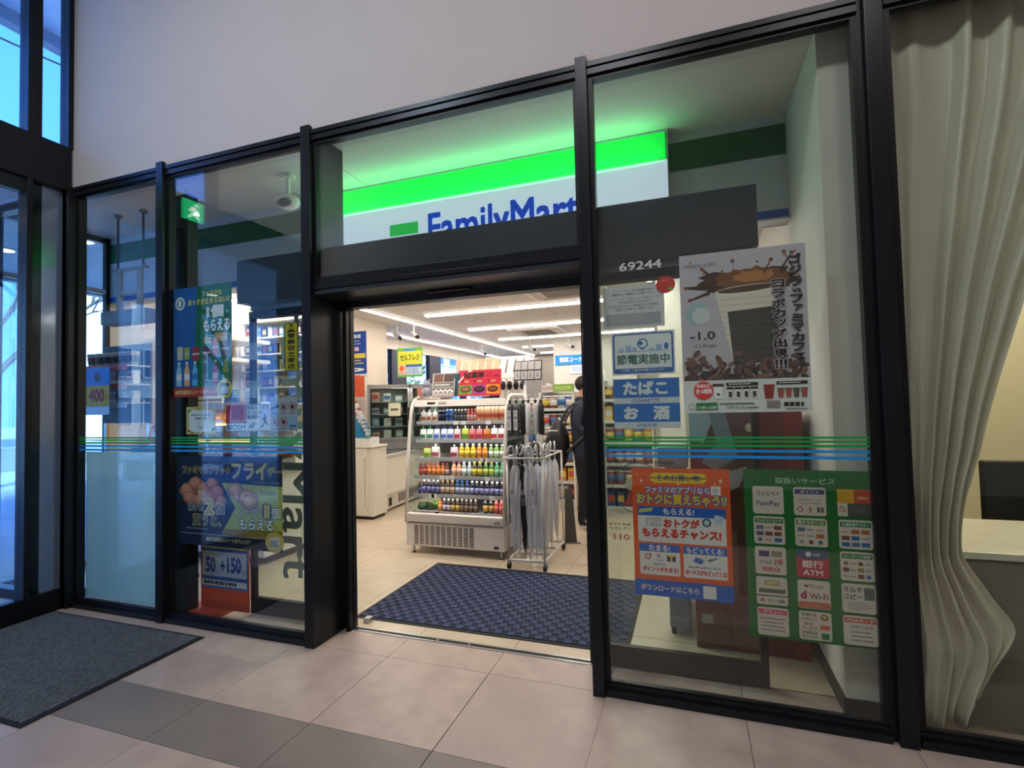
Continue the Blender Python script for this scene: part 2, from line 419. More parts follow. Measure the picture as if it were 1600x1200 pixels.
# lit sign
sg = empty('shop_sign', (-2.60, 0.80, 2.42), label='long backlit green and white shop sign with blue lettering above the entrance', cat='sign')
LIT_W = mat('dfe8ff', rough=0.5, noise=0, emit=0.42)
MB().box(0, 2.515, 0.0, 0.075, 0, 0.425, LIT_W).build('white_panel', sg)
MB().prism([(0.0, 0.425), (-0.028, 0.425), (0.0, 0.60), (0.075, 0.60), (0.075, 0.425)], 0, 2.505, GREEN_L, axis='x').build('green_panel', sg)
MB().box(-0.006, 2.521, 0.0, 0.085, 0.60, 0.612, STEEL).box(2.515, 2.521, -0.004, 0.085, 0, 0.6, STEEL).build('housing', sg)
p = Print(2.515, 0.425); EB = '0a4ad8'
def e_ink(c, e):
    return mat(c, rough=0.5, noise=0, emit=e)
b = MB(); b.box(0.55, 0.785, -0.0025, -0.0005, 0.20, 0.285, mat('16b04a', noise=0, emit=0.5)); b.box(0.55, 0.785, -0.0025, -0.0005, 0.115, 0.185, mat('0f5fd0', noise=0, emit=0.5))
b.build('logo_mark', sg)
vs, fs = text_geo('FamilyMart', 0.028); bx = text_box('FamilyMart', 0.028)
k = 1.10/(bx[1]-bx[0]); kz = 0.295/(bx[3]-bx[2])
MB().add([(0.865+(a-bx[0])*k, -0.003+q, 0.035+(c-bx[2])*kz) for (a, c), q in zip(vs, layer_off(0.028, len(vs))[0])], fs, mat('0a46d0', noise=0, emit=0.35)).build('lettering', sg)
light('sign_glow', 'AREA', (-1.34, 0.725, 2.84), 3.2, (0.25, 1.0, 0.45), size=2.4, size_y=0.04, rot=(radians(180-12), 0, 0))
light('sign_glow_white', 'AREA', (-1.34, 0.74, 2.62), 2.5, (0.75, 0.86, 1.0), size=2.4, size_y=0.3, rot=(radians(-90), 0, 0))

# right return wall, pillar and black baseboards
struct(MB().box(0.585, 0.72, 0.157, 3.1, 0.0, 3.03, WALLW).build('wall_vestibule_right'))
struct(MB().box(0.578, 0.585, 0.15, 3.1, 0.0, 0.078, FRAME_D).box(0.578, 0.72, 0.149, 0.157, 0, 0.078, FRAME_D).build('baseboard_right'))
# left end wall with window, frosted panel behind the first bay
w6 = empty('window_6', (-5.25, 0.05, 0), kind='structure')
MB().box(0.01, 0.02, 0, 0.83, 0.05, 3.0, GLASS).build('glass_pane', w6)
MB().box(0, 0.05, 0, 0.03, 0, 3.035, FRAME).box(0, 0.05, 0.80, 0.835, 0, 3.035, FRAME).box(0, 0.05, 0, 0.83, 0, 0.05, FRAME).box(0, 0.05, 0, 0.83, 2.98, 3.035, FRAME).box(0.005, 0.045, 0, 0.83, 2.50, 2.54, PANEL).build('frame_rail', w6)
MB().box(-5.26, -4.34, 0.0, 0.30, -0.08, -0.0065, GROUT).build('floor')
struct(bpy.data.objects['floor.002'])
for i in range(2): inst(tn, 'tile', bpy.data.objects['floor.002'], (-5.245+i*0.45, 0.0352, 0), sc=(0.75, 1, 1))
w5b = empty('window_13', (-5.20, 0, 0), kind='structure')
MB().box(0, 0.90, 0.0, 0.07, 0, 0.06, FRAME).box(0, 0.90, 0.0, 0.07, 2.97, 3.035, FRAME).box(-0.05, 0.0, 0.0, 0.07, 0, 3.035, FRAME).build('frame_rail', w5b)
MB().box(0.0, 0.90, 0.03, 0.04, 0.05, 2.98, GLASS).build('glass_pane', w5b)
FROST = bpy.data.materials.new('frosted_film'); FROST.use_nodes = True
n_ = FROST.node_tree; n_.nodes.clear(); o_ = n_.nodes.new('ShaderNodeOutputMaterial'); m1 = n_.nodes.new('ShaderNodeMixShader'); m2 = n_.nodes.new('ShaderNodeMixShader')
df = n_.nodes.new('ShaderNodeBsdfDiffuse'); tl_ = n_.nodes.new('ShaderNodeBsdfTranslucent'); tp_ = n_.nodes.new('ShaderNodeBsdfTransparent')
df.inputs[0].default_value = (0.45, 0.72, 0.90, 1); tl_.inputs[0].default_value = (0.50, 0.78, 0.95, 1)
m1.inputs[0].default_value = 0.55; m2.inputs[0].default_value = 0.12
n_.links.new(df.outputs[0], m1.inputs[1]); n_.links.new(tl_.outputs[0], m1.inputs[2]); n_.links.new(m1.outputs[0], m2.inputs[1]); n_.links.new(tp_.outputs[0], m2.inputs[2]); n_.links.new(m2.outputs[0], o_.inputs[0])
fp = empty('window_7', (-4.20, 0.09, 0.05), kind='structure')
for (a, c) in ((0.0, 0.57), (0.576, 0.84)): MB().box(a, c, 0, 0.006, 0, 1.045, FROST).build('frosted_panel', fp)

o = MB().box(-3.375, -3.225, 0.12, 0.20, 0.0, 2.875, FRAME_D, bev=.003).build('column'); struct(o)
# ---- store shell
struct(MB().box(-5.26, 0.72, 1.02, 3.0, 2.70, 2.82, CEILM).box(-5.26, 5.0, 3.0, 3.9, 2.70, 2.82, CEILM).box(-5.7, 5.0, 3.9, 13.2, 2.70, 2.82, CEILM).build('ceiling'))
struct(MB().box(-5.7, 5.0, 12.6, 12.8, 0, 2.7, WALLW).build('wall_store_back'))
struct(MB().box(-5.26, 0.585, 1.01, 1.03, 2.415, 2.72, WALLW).build('wall_store_lintel'))
struct(MB().box(-5.30, -5.20, 0.885, 2.7, 0, 3.12, WALLW).box(-5.20, -4.15, 2.62, 2.70, 0, 2.7, WALLW).box(-5.30, -5.20, 2.7, 3.9, 0, 2.82, WALLW).build('wall_store_left'))
struct(MB().box(-5.7, -4.70, 3.9, 4.82, 0, 2.7, mat('dccfc0', rough=0.8, noise=0.02)).build('wall_register_back'))
struct(MB().box(3.5, 3.6, 3.1, 12.6, 0, 2.7, WALLW).box(0.72, 3.6, 3.0, 3.1, 0, 2.7, WALLW).build('wall_store_right'))
# window wall
ww = MB()
ww.box(-5.7, -5.6, 4.82, 12.6, 2.50, 2.7, WALLW).box(-5.7, -5.6, 4.82, 12.6, 0, 0.9, WALLW)
struct(ww.build('wall_windows'))
DKCURT = mat('343a50', rough=0.6)
for n_, (y0, y1) in enumerate(((4.85, 6.35), (6.9, 7.9), (8.45, 9.7), (9.9, 11.2))):
    wr = empty('window_%d' % (8+n_), (-5.66, y0, 0.9), kind='structure')
    MB().box(0.02, 0.03, 0, y1-y0, 0, 1.6, GLASS).build('glass_pane', wr)
    MB().box(0, 0.05, 0, 0.04, 0, 1.6, FRAME).box(0, 0.05, y1-y0-0.04, y1-y0, 0, 1.6, FRAME).build('frame_rail', wr)
for (y0, y1) in ((6.35, 6.9), (7.9, 8.45), (9.7, 9.9), (11.2, 12.6)):
    o = MB().box(-5.68, -5.58, y0, y1, 0.9, 2.5, DKCURT).build('trim_12'); struct(o)
# far pillar and dim recess
struct(MB().box(-2.70, -1.0, 8.0, 8.6, 0, 2.7, WALLW).build('wall_far_pillar'))
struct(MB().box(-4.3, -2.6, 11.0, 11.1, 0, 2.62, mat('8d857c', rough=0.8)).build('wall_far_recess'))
struct(MB().box(-0.30, -0.06, 3.0, 3.3, 0, 2.7, WHITE).build('wall_white_column'))

# ---- store lighting: tube lamps on the ceiling
TUBE = mat('fff8f0', rough=0.4, noise=0, emit=7)
def tube_light(p0, p1, e):
    L_ = (Vector(p1)-Vector(p0)).length; ang = math.atan2(p1[1]-p0[1], p1[0]-p0[0])
    return L_, ang
groupL = {'x': 'ceiling tube lamps running parallel to the shop front', 'y': 'ceiling tube lamps running into the store'}
def lamp(x0, y0, x1, y1, lab, power):
    along = 'x' if abs(x1-x0) > abs(y1-y0) else 'y'
    r = empty('ceiling_lamp', ((x0+x1)/2, (y0+y1)/2, 2.70), label=lab, cat='lamp', group=groupL[along])
    hx, hy = abs(x1-x0)/2, abs(y1-y0)/2
    hx = hx or 0.035; hy = hy or 0.035
    MB().box(-hx-0.01, hx+0.01, -hy-0.01, hy+0.01, -0.012, 0, WHITE).build('fixture_base', r)
    MB().box(-hx, hx, -hy, hy, -0.042, -0.012, TUBE, bev=0.01).build('diffuser', r)
    l = light('tube_light', 'AREA', ((x0+x1)/2, (y0+y1)/2, 2.65), power, STORE_WARM, size=2*hx, size_y=2*hy)
LP = 13
for k, (y, xa) in enumerate(((4.18, -3.62), (5.80, -3.66), (7.37, -3.68), (9.0, -3.70), (10.6, -3.72))):
    lamp(xa, y, -0.6, y, ('nearest', 'second', 'third', 'fourth', 'farthest')[k]+' of the long ceiling tube lamps parallel to the shop front', LP*1.1)
lamp(-4.10, 1.6, -4.12, 11.3, 'very long ceiling tube lamp running into the store above the freezers', LP*3.0)
lamp(-5.13, 5.5, -5.15, 11.2, 'shorter ceiling tube lamp beside the window wall running into the store', LP*1.6)
lamp(-3.5, 1.22, -1.1, 1.22, 'unseen ceiling tube lamp above the mat added to light the fridge front', LP*2.0)  # hidden by the header, added to light the fridge front
lamp(-0.98, 1.9, -0.98, 3.3, 'bright ceiling tube lamp seen through the pane above the number 69244', LP*0.7)
lamp(-0.38, 1.9, -0.38, 3.3, 'short ceiling tube lamp beside the one above the number 69244', LP*0.6)
lamp(-3.8, 2.2, -5.8, 2.2, 'ceiling tube lamp above the register counter behind the left glazing', LP*1.1)

# ---- left lobby glazing (perpendicular plane) and the street door
GX = -4.28
bm_ = MB().box(GX-0.06, GX+0.05, -2.3, 0.0, 3.0, 3.325, FRAME_D, bev=0.003).build('trim_13'); struct(bm_)
def vpost(y0, y1, z0, z1, dx0=-0.05, dx1=0.05, m=FRAME, name='trim_14'):
    o = MB().box(GX+dx0, GX+dx1, y0, y1, z0, z1, m, bev=0.002).build(name); struct(o); return o
vpost(-0.03, 0.0, 0, 3.0); vpost(-0.262, -0.228, 0.13, 3.0)
vpost(-0.262, -0.235, 3.325, 5.2); vpost(-0.235, -0.18, 3.325, 5.2, m=FRAME_D); vpost(-0.02, 0.012, 3.325, 5.2, m=FRAME_D)
vpost(-0.98, -0.80, 0.0, 3.0, m=FRAME_D); vpost(-1.16, -1.10, 3.325, 5.2)
vpost(-2.3, -1.98, 0.0, 3.0, m=FRAME_D)
SMOKE = mat('76849c', rough=0.14, metal=0.35, noise=0.03, coat=0.6)
SMOKE_D = mat('1a2326', rough=0.15, metal=0.4, noise=0.03)
dp = empty('door_3', (GX, 0, 0), kind='structure')
MB().box(-0.03, 0.03, -2.0, -0.03, 0.0, 0.145, FRAME_D, bev=0.002).build('bottom_rail', dp)
MB().box(-0.012, 0.004, -0.228, -0.155, 0.145, 3.0, SMOKE_D).build('dark_panel', dp)
MB().box(-0.012, 0.006, -0.155, -0.03, 0.145, 3.0, SMOKE).build('bluish_panel', dp)
MB().box(-0.03, 0.03, -2.0, -0.262, 2.90, 3.0, FRAME).build('top_rail', dp)
MB().box(-0.008, 0.002, -0.80, -0.262, 0.14, 2.90, GLASS).build('glass_pane', dp)
MB().box(-0.008, 0.002, -1.98, -0.98, 0.14, 2.90, GLASS).build('glass_pane', dp)
w9 = empty('window_12', (GX, 0, 3.325), kind='structure')
MB().box(-0.008, 0.002, -1.10, -0.262, 0, 1.87, GLASS).build('glass_pane', w9)
MB().box(-0.012, 0.004, -0.18, -0.02, 0, 1.87, GLASS).build('glass_pane', w9)
ex = empty('exit_sign', (GX+0.055, -0.98, 3.10), label='green running man exit sign mounted on the dark beam over the street door', cat='sign')
MB().box(0, 0.02, 0, 0.20, 0, 0.18, mat('0f8a50', rough=0.3, noise=0, emit=6)).build('sign_body', ex)
fg = MB(); WI = mat('e8fff0', noise=0, emit=3.0)
fg.ball((0.022, 0.075, 0.145), 0.016, WI, sx=0.1).add([(0.022, a, b_) for a, b_ in ((0.05, 0.06), (0.08, 0.125), (0.12, 0.12), (0.15, 0.08), (0.14, 0.075), (0.11, 0.1), (0.12, 0.06), (0.16, 0.02), (0.145, 0.015), (0.1, 0.05), (0.06, 0.015), (0.04, 0.02), (0.075, 0.065), (0.06, 0.1))], [tuple(range(14))], WI)
fg.build('pictogram', ex)

# ================================================================== OUTSIDE
PAVE = mat('a8b6bd', rough=0.7, noise=0.06, scale=0.6)
g = MB().box(-70, -4.34, -60, 60, -0.3, -0.03, PAVE).build('ground'); struct(g)
pv = MB().box(0.003, 1.197, 0.003, 0.597, -0.02, 0.0, mat('b3c0c6', rough=0.65, noise=0.05, scale=2)).mesh('paving_slab')
for i in range(5):
    for j in range(16): inst(pv, 'paving_slab', g, (-4.4-1.2*(i+1), -5.4+0.6*j, -0.012))
CAN = mat('b4bdc4', rough=0.6, noise=0.02)
o = MB().box(-7.6, -4.40, -14, -0.02, 3.05, 3.25, CAN).box(-7.6, -5.32, -0.02, 5.5, 3.05, 3.25, CAN).box(-7.72, -7.6, -14, 5.5, 2.98, 3.32, mat('7f8a92', rough=0.5)).build('canopy'); tag(o, 'pale flat canopy over the pavement outside the street door', 'canopy')
o['kind'] = 'structure'
for k, (x, y) in enumerate(((-5.31, -0.78), (-6.48, 0.71), (-5.50, 0.84), (-6.48, -3.0))):
    r = empty('downlight', (x, y, 3.05), label=['canopy downlight nearest the street door', 'canopy downlight straight outside the left window', 'canopy downlight seen through the leftmost shop pane', 'canopy downlight over the bench'][k], cat='lamp', group='round downlights in the outdoor canopy')
    MB().cyl((0, 0, -0.012), (0, 0, 0), 0.085, WHITE, n=20).build('rim', r)
    MB().cyl((0, 0, -0.016), (0, 0, -0.012), 0.07, mat('ffe9d0', noise=0, emit=3.5), n=20).build('diffuser', r)
# high roof edge seen through the upper pane
o = MB().box(-7.0, -4.36, -14, 5, 5.9, 6.1, mat('9fb0c0', rough=0.6)).box(-7.15, -7.0, -14, 5, 5.75, 6.1, mat('5a7088', rough=0.6)).build('trim_15'); struct(o)
def bench(x0, y0, x1, y1, lab):
    r = empty('bench', (x0, y0, -0.012), label=lab, cat='bench', group='white slab benches on the plaza')
    L_, D_ = x1-x0, y1-y0; W_ = mat('c9d4da', rough=0.35, noise=0.03)
    MB().box(0, L_, 0, D_, 0.40, 0.46, W_, bev=0.006).build('seat', r)
    for a in (0.25, L_-0.45):
        MB().box(a, a+0.12, 0.08, D_-0.08, 0, 0.40, W_, bev=0.004).build('leg', r)
bench(-9.2, -2.35, -5.75, -1.72, 'long white slab bench on two legs nearest the street door')
bench(-11.0, -5.2, -7.0, -4.5, 'long white slab bench farther out on the plaza')
bench(-10.4, 0.3, -7.9, 0.95, 'white slab bench outside the left window')
# buildings opposite
def building(x, y0, y1, h, lab, wallc, n_floor, bays, dark=False):
    r = empty('building', (x, (y0+y1)/2, -0.03), label=lab, cat='building', group='buildings across the plaza')
    W = y1-y0
    MB().box(-8, 0, -W/2, W/2, 0, h, mat(wallc, rough=0.7, noise=0.04, scale=0.5)).build('wall', r)
    MB().box(-8.2, 0.15, -W/2-0.1, W/2+0.1, h, h+0.4, mat('8c98a0')).build('roof', r)
    fh = h/n_floor; GL = mat('6f8ea8', rough=0.1, metal=0.4, noise=0.1, scale=0.4); FRW = mat('e6eaee', rough=0.5)
    n = 0
    for i in range(n_floor):
        for j in range(bays):
            a = -W/2+W*(j+0.12)/bays; b_ = -W/2+W*(j+0.88)/bays; z = i*fh+fh*0.28; zt = i*fh+fh*0.85
            f = MB().box(-0.02, 0.06, a-0.06, b_+0.06, z-0.06, z, FRW).box(-0.02, 0.06, a-0.06, b_+0.06, zt, zt+0.06, FRW).box(-0.02, 0.06, a-0.06, a, z, zt, FRW).box(-0.02, 0.06, b_, b_+0.06, z, zt, FRW).box(-0.02, 0.05, (a+b_)/2-0.03, (a+b_)/2+0.03, z, zt, FRW).build('window', r)
            MB().box(-0.01, 0.02, a, b_, z, zt, GL).build('pane', f); n += 1
    q = MB()
    for i in range(1, int(h/1.0)): q.box(-0.01, 0.015, -W/2, W/2, i*1.0, i*1.0+0.035, mat('a9b7c0'))
    for j in range(int(W/1.2)): q.box(-0.01, 0.015, -W/2+j*1.2, -W/2+j*1.2+0.03, 0, h, mat('a9b7c0'))
    q.build('cladding_joints', r)
    return r
building(-24, -7, 9, 7.5, 'pale building clad in a grid of tiles straight across the plaza', 'dfe6ea', 3, 6)
building(-27, -24, -8, 10.0, 'taller pale grey building farther along the plaza with three rows of windows', 'b9c6d0', 4, 6)
building(-13, 9.5, 32, 8.5, 'large white building added close beyond the store windows to brighten them', 'e4ecee', 3, 8)  # pale front added here so the store windows look bright
# low hedge/planter wall
o = MB().box(-16.5, -16.0, -14, 8, -0.03, 0.55, mat('93a1a8', rough=0.7)).build('planter_wall'); tag(o, 'low concrete planter wall across the plaza', 'wall')
BARK = mat('6d6a68', rough=0.85, noise=0.2, scale=8, bump=0.3)
def tree(x, y, h, seed, lab):
    rnd = random.Random(seed); r = empty('tree', (x, y, -0.03), label=lab, cat='tree', group='bare winter trees on the plaza')
    tb, bb = MB(), MB()
    def grow(p, d, L_, rad, lev):
        q = p+d*L_; (tb if lev == 0 else bb).tube([p, (p+q)/2+Vector((rnd.uniform(-1, 1), rnd.uniform(-1, 1), 0))*L_*0.04, q], [rad, rad*0.85, rad*0.7], BARK, n=6 if lev < 2 else 4)
        if lev >= 4: return
        for i in range(3 if lev < 3 else 2):
            nd = (d+Vector((rnd.uniform(-1, 1), rnd.uniform(-1, 1), rnd.uniform(-0.1, 0.6)))*0.75).normalized()
            grow(q-d*L_*rnd.uniform(0, 0.3), nd, L_*rnd.uniform(0.6, 0.8), rad*0.6, lev+1)
    grow(Vector((0, 0, 0)), Vector((0.03, 0, 1)), h*0.36, 0.11, 0)
    tb.build('trunk', r); bb.build('branches', r)
tree(-11.5, -3.6, 6.5, 3, 'bare tree with a forked crown behind the bench by the door')
tree(-13.0, -0.6, 7.0, 5, 'taller bare tree in the middle of the plaza')
tree(-10.0, -6.4, 6.2, 8, 'bare tree beyond the farther bench')
tree(-12.5, 3.2, 6.0, 11, 'bare tree outside the left window')
tree(-15.0, -9.8, 8.0, 13, 'tall bare tree at the far end of the plaza')
# overhead wires
wb = MB()
for k in range(3):
    wb.tube([(-12.6-k*0.3, -20+27*t/10, 9.2+k*0.5+0.9*(t/10-0.5)**2*4-0.9) for t in range(11)], 0.02, BLACK, n=5)
o = wb.build('overhead_cables'); tag(o, 'dark overhead cables crossing the blue sky in the upper left pane', 'cable')
# trees outside store windows
GREENL = mat('4d7a5a', rough=0.8, noise=0.3, scale=6)
for k, (y, s) in enumerate(((5.9, 1.0), (10.4, 1.1))):
    r = empty('evergreen_shrub', (-8.2, y, -0.03), label=['leafy shrub outside the first store window', 'leafy shrub outside the second store window'][k], cat='shrub')
    fb = MB(); rnd = random.Random(k)
    for i in range(420):
        p = Vector((rnd.gauss(0, 0.5), rnd.uniform(-1.3, 1.3), 1.8+rnd.gauss(0, 0.8)))
        if p.z < 0.2: continue
        a = Vector((rnd.uniform(-1, 1), rnd.uniform(-1, 1), rnd.uniform(-1, 1))).normalized()*0.11; b_ = a.orthogonal()*0.5
        fb.add([p-a, p+b_, p+a, p-b_], [(0, 1, 2, 3)], GREENL)
    fb.build('foliage', r); MB().tube([(0, 0, 0), (0.05, 0, 1.2), (0, 0.1, 2.4)], [0.07, 0.05, 0.02], BARK).build('trunk', r)

# ================================================================== MATS
RUB = mat('1b1e22', rough=0.8)
r = empty('entrance_mat', (-4.235, -0.985, 0), label='large dark grey ribbed entrance mat in the lobby by the street door', cat='mat')
MB().box(0, 1.405, 0, 0.905, 0, 0.006, mat('0e1013', rough=.9), bev=0.002).build('rubber_border', r)
rb = MB(); RIB = mat('5a626b', rough=0.95, noise=0.35, scale=60)
n = 42
for i in range(n):
    x = 0.022+i*(1.36/n); prev = None
    for j in range(30):
        y = 0.02+j*0.0288; dx = 0.0012*(1 if j % 2 else -1)
        rb.add([(x+dx, y, 0.006), (x+0.018+dx, y, 0.006), (x+0.0135+dx, y+0.001, 0.013), (x+0.004+dx, y+0.001, 0.013), (x+0.0135+dx, y+0.0278, 0.013), (x+0.004+dx, y+0.0278, 0.013), (x+0.018+dx, y+0.0288, 0.006), (x+dx, y+0.0288, 0.006)],
               [(0, 1, 2, 3), (3, 2, 4, 5), (5, 4, 6, 7), (1, 6, 4, 2), (0, 3, 5, 7)], RIB)
o = rb.build('pile_ribs', r); o['kind'] = 'stuff'
r = empty('door_mat', (-2.125, 0.425, 0), label='dark navy mat with a woven square relief inside the entrance', cat='mat')
W, D = 1.755, 1.165
MB().box(0, W, 0, D, 0, 0.005, RUB, bev=0.002).build('rubber_border', r)
MB().box(0.025, W-0.025, 0.025, D-0.025, 0.005, 0.0065, mat('10141e', rough=0.95, noise=0.2, scale=80)).build('base_pile', r)
pb = MB(); PAD = mat('39425e', rough=0.95, noise=0.22, scale=70); pw = 0.0426; pd = 0.0465
nx, ny = int((W-0.05)/pw), int((D-0.05)/pd)
for j in range(ny):
    for i in range(nx):
        x, y = 0.026+i*pw, 0.026+j*pd
        if (i+j) % 2 == 0: pb.box(x, x+pw*1.06, y, y+pd*1.02, 0.0065, 0.0105, PAD)
        else:
            for q in range(3): pb.box(x+pw*(0.12+0.3*q), x+pw*(0.27+0.3*q), y+pd*0.1, y+pd*0.9, 0.0065, 0.009, PAD if q == 1 else mat('262d40', rough=0.95))
o = pb.build('raised_squares', r); o['kind'] = 'stuff'

# ================================================================== STICKERS AND POSTERS ON THE GLASS
GY = 0.0515      # just behind the panes
# coloured warning stripes across each pane
def stripes(x0, x1, lab):
    r = empty('glass_stripes', (x0, 0.0325, 1.10), label=lab, cat='stripe')
    for z, h, c in ((0.096, 0.009, '128a3c'), (0.080, 0.008, '128a3c'), (0.060, 0.010, '128a3c'), (0.037, 0.011, '0f7fc4'), (0.010, 0.012, '0f7fc4')):
        MB().box(0.023, x1-x0-0.023, 0, 0.0010, z, z+h, ink(c)).build('stripe', r)
stripes(-4.205, -3.349, 'green and blue safety stripes across the frosted leftmost pane')
stripes(-3.288, -2.143, 'green and blue safety stripes across the pane above the black and gold snack poster')
stripes(-0.424, 0.705, 'green and blue safety stripes across the pane right of the entrance')

def coffee(p):
    p.rect(0, 0, 1, 1, 'aaa3ad')
    # splash
    rnd = random.Random(4); BR = ('3a2010', '6b3f1f', 'a06c38')
    for k, (cu, cv, ru, rv) in enumerate(((0.55, 0.80, 0.40, 0.075), (0.58, 0.815, 0.30, 0.065), (0.60, 0.83, 0.17, 0.035))):
        pts = []
        for i in range(44):
            a = 2*pi*i/44; rr = 1+rnd.uniform(-0.14, 0.26 if sin(a) > 0.2 else 0.08)
            pts.append((cu+ru*cos(a)*rr, cv+rv*sin(a)*rr))
        p.poly(pts, BR[k])
    for (u0, v0, u1, v1, w_) in ((0.30, 0.82, 0.19, 0.90, 0.018), (0.45, 0.86, 0.44, 0.935, 0.018), (0.80, 0.84, 0.90, 0.95, 0.014), (0.68, 0.84, 0.74, 0.92, 0.012), (0.22, 0.78, 0.05, 0.79, 0.016), (0.25, 0.75, 0.08, 0.71, 0.012), (0.90, 0.86, 0.84, 0.96, 0.01)):
        p.poly([(u0, v0-w_), (u0, v0+w_), (u1, v1+w_*.5), (u1+.006, v1), (u1, v1-w_*.5)], BR[0]); p.oval(u1, v1, 0.017, BR[1])
    for i in range(14): p.oval(rnd.uniform(0.05, 0.95), rnd.uniform(0.70, 0.97), rnd.uniform(0.004, 0.010), BR[i % 3])
    # cup
    p.poly([(0.29, 0.74), (0.80, 0.765), (0.765, 0.30), (0.42, 0.30)], 'c9beb2')
    for i in range(11):
        v = 0.335+i*0.036; a = 0.42-(v-0.30)*0.29; b_ = 0.765+(v-0.30)*0.075
        p.rect(a, v, b_, v+0.004, 'a59a90')
    p.poly([(0.385, 0.62), (0.787, 0.64), (0.765, 0.30), (0.42, 0.30)], '37332f')
    for i in range(8):
        v = 0.325+i*0.037; p.rect(0.425-(v-.3)*.1, v, 0.77, v+0.005, '4a4540')
    p.oval(0.547, 0.752, 0.262, 'd6cbbb', rv=0.028, rot=0.05); p.oval(0.547, 0.756, 0.24, '4b2f1c', rv=0.020, rot=0.05)
    p.oval(0.14, 0.62, 0.10, '8fa5ab'); p.oval(0.17, 0.61, 0.075, 'b4b9ba')
    p.text('-1.0', 0.07, 0.455, 0.28, 0.51, '2b2523', 0.03); p.text('11.3 Fri am', 0.10, 0.405, 0.28, 0.43, '3a3532', 0.0)
    # beans
    for i in range(190):
        u = rnd.uniform(0.0, 1.0); v = 0.20+rnd.random()**1.6*(0.10+0.05*abs(u-0.5)*2); a = rnd.uniform(0, 3.1)
        c = rnd.choice(('3d2a22', '5c4136', '75544a', '49332b', '2c1e19'))
        p.oval(min(.96, max(.04, u)), v, 0.034, c, rv=0.013, rot=a, n=10)
    for u, v in ((0.12, 0.37), (0.17, 0.33), (0.30, 0.33), (0.45, 0.36), (0.64, 0.28), (0.55, 0.30), (0.08, 0.31)): p.oval(u, v, 0.04, '6e4c40', rv=0.016, rot=u*7, n=12); p.oval(u, v, 0.034, '3a261f', rv=0.002, rot=u*7, n=8)
    p.rect(0, 0, 1, 0.20, 'd9d2cf')
    p.text('FAMIMA CAFÉ', 0.045, 0.918, 0.30, 0.94, '4d484c', 0.0)
    p.vtext('ゴジラ', 0.87, 0.74, 0.965, 0.945, '191512', 0.05); p.text('vs', 0.885, 0.705, 0.955, 0.732, '191512', 0.03)
    p.vtext('ファミマカフェ', 0.87, 0.295, 0.965, 0.70, '191512', 0.05)
    p.vtext('コラボカップ出現', 0.73, 0.32, 0.835, 0.80, '191512', 0.05, stroke='aaa3ad', sw=0.05); p.text('!!!', 0.735, 0.255, 0.83, 0.315, '191512', 0.05, stroke='aaa3ad', sw=0.05)
    n = 24; p.poly([(0.165+(0.085 if i % 2 else 0.076)*cos(2*pi*i/(2*n)), 0.138+(0.060 if i % 2 else 0.054)*sin(2*pi*i/(2*n))) for i in range(2*n)], 'c2352c')
    p.text('数量限定', 0.11, 0.155, 0.22, 0.178, 'f0e4e0'); p.text('全10種類', 0.10, 0.118, 0.235, 0.15, 'f4ebe8', 0.04)
    p.poly([(0.245, 0.165), (0.325, 0.165), (0.315, 0.085), (0.255, 0.085)], 'ddd6d0'); p.rect(0.24, 0.160, 0.33, 0.178, '2a2624'); p.oval(0.285, 0.112, 0.012, '2a2624')
    p.rect(0.35, 0.163, 0.60, 0.182, '2a2624'); p.rect(0.74, 0.163, 0.97, 0.182, '2a2624'); p.lines(0.37, 0.168, 0.58, 0.178, 1, 'd9d2cf'); p.lines(0.76, 0.168, 0.95, 0.178, 1, 'd9d2cf')
    for i in range(4):
        u = 0.355+i*0.063; p.poly([(u, 0.145), (u+0.052, 0.145), (u+0.045, 0.085), (u+0.007, 0.085)], 'cfc8c2'); p.rect(u-0.002, 0.14, u+0.054, 0.155, '2a2624'); p.rect(u+0.012, 0.092, u+0.04, 0.128, '3a3532')
    p.poly([(0.64, 0.165), (0.725, 0.165), (0.71, 0.08), (0.65, 0.08)], '7c2a22')
    for i in range(4):
        u = 0.745+i*0.058; p.poly([(u, 0.14), (u+0.05, 0.14), (u+0.042, 0.085), (u+0.008, 0.085)], ('8a4238', '93463b', '4e4333', '8c463c')[i]); p.rect(u-.002, 0.135, u+0.052, 0.142, '55504b')
    p.ring(0.065, 0.038, 0.028, 0.004, '3a6a45'); p.rect(0.10, 0.018, 0.275, 0.062, '1f6b35'); p.text('11/3㊎-11/23㊍', 0.11, 0.022, 0.268, 0.044, 'e8eee8', 0.02)
    p.lines(0.29, 0.045, 0.60, 0.062, 1, '38332f', seed=3); p.text('『ゴジラ-1.0』', 0.34, 0.022, 0.50, 0.040, '2a2624', 0.03); p.lines(0.51, 0.022, 0.62, 0.036, 1, '38332f')
    p.rect(0.66, 0.025, 0.76, 0.068, '7b706c'); p.lines(0.79, 0.028, 0.97, 0.062, 1, '1e1a18', fill=0.7)
    p.rect(0.80, 0.015, 0.96, 0.020, '55504b')
sheet('poster', 'large poster of a coffee cup with a brown splash over coffee beans', 'poster', -0.030, 0.487, 1.312, 2.038, GY, 'aaa3ad', paint=coffee)

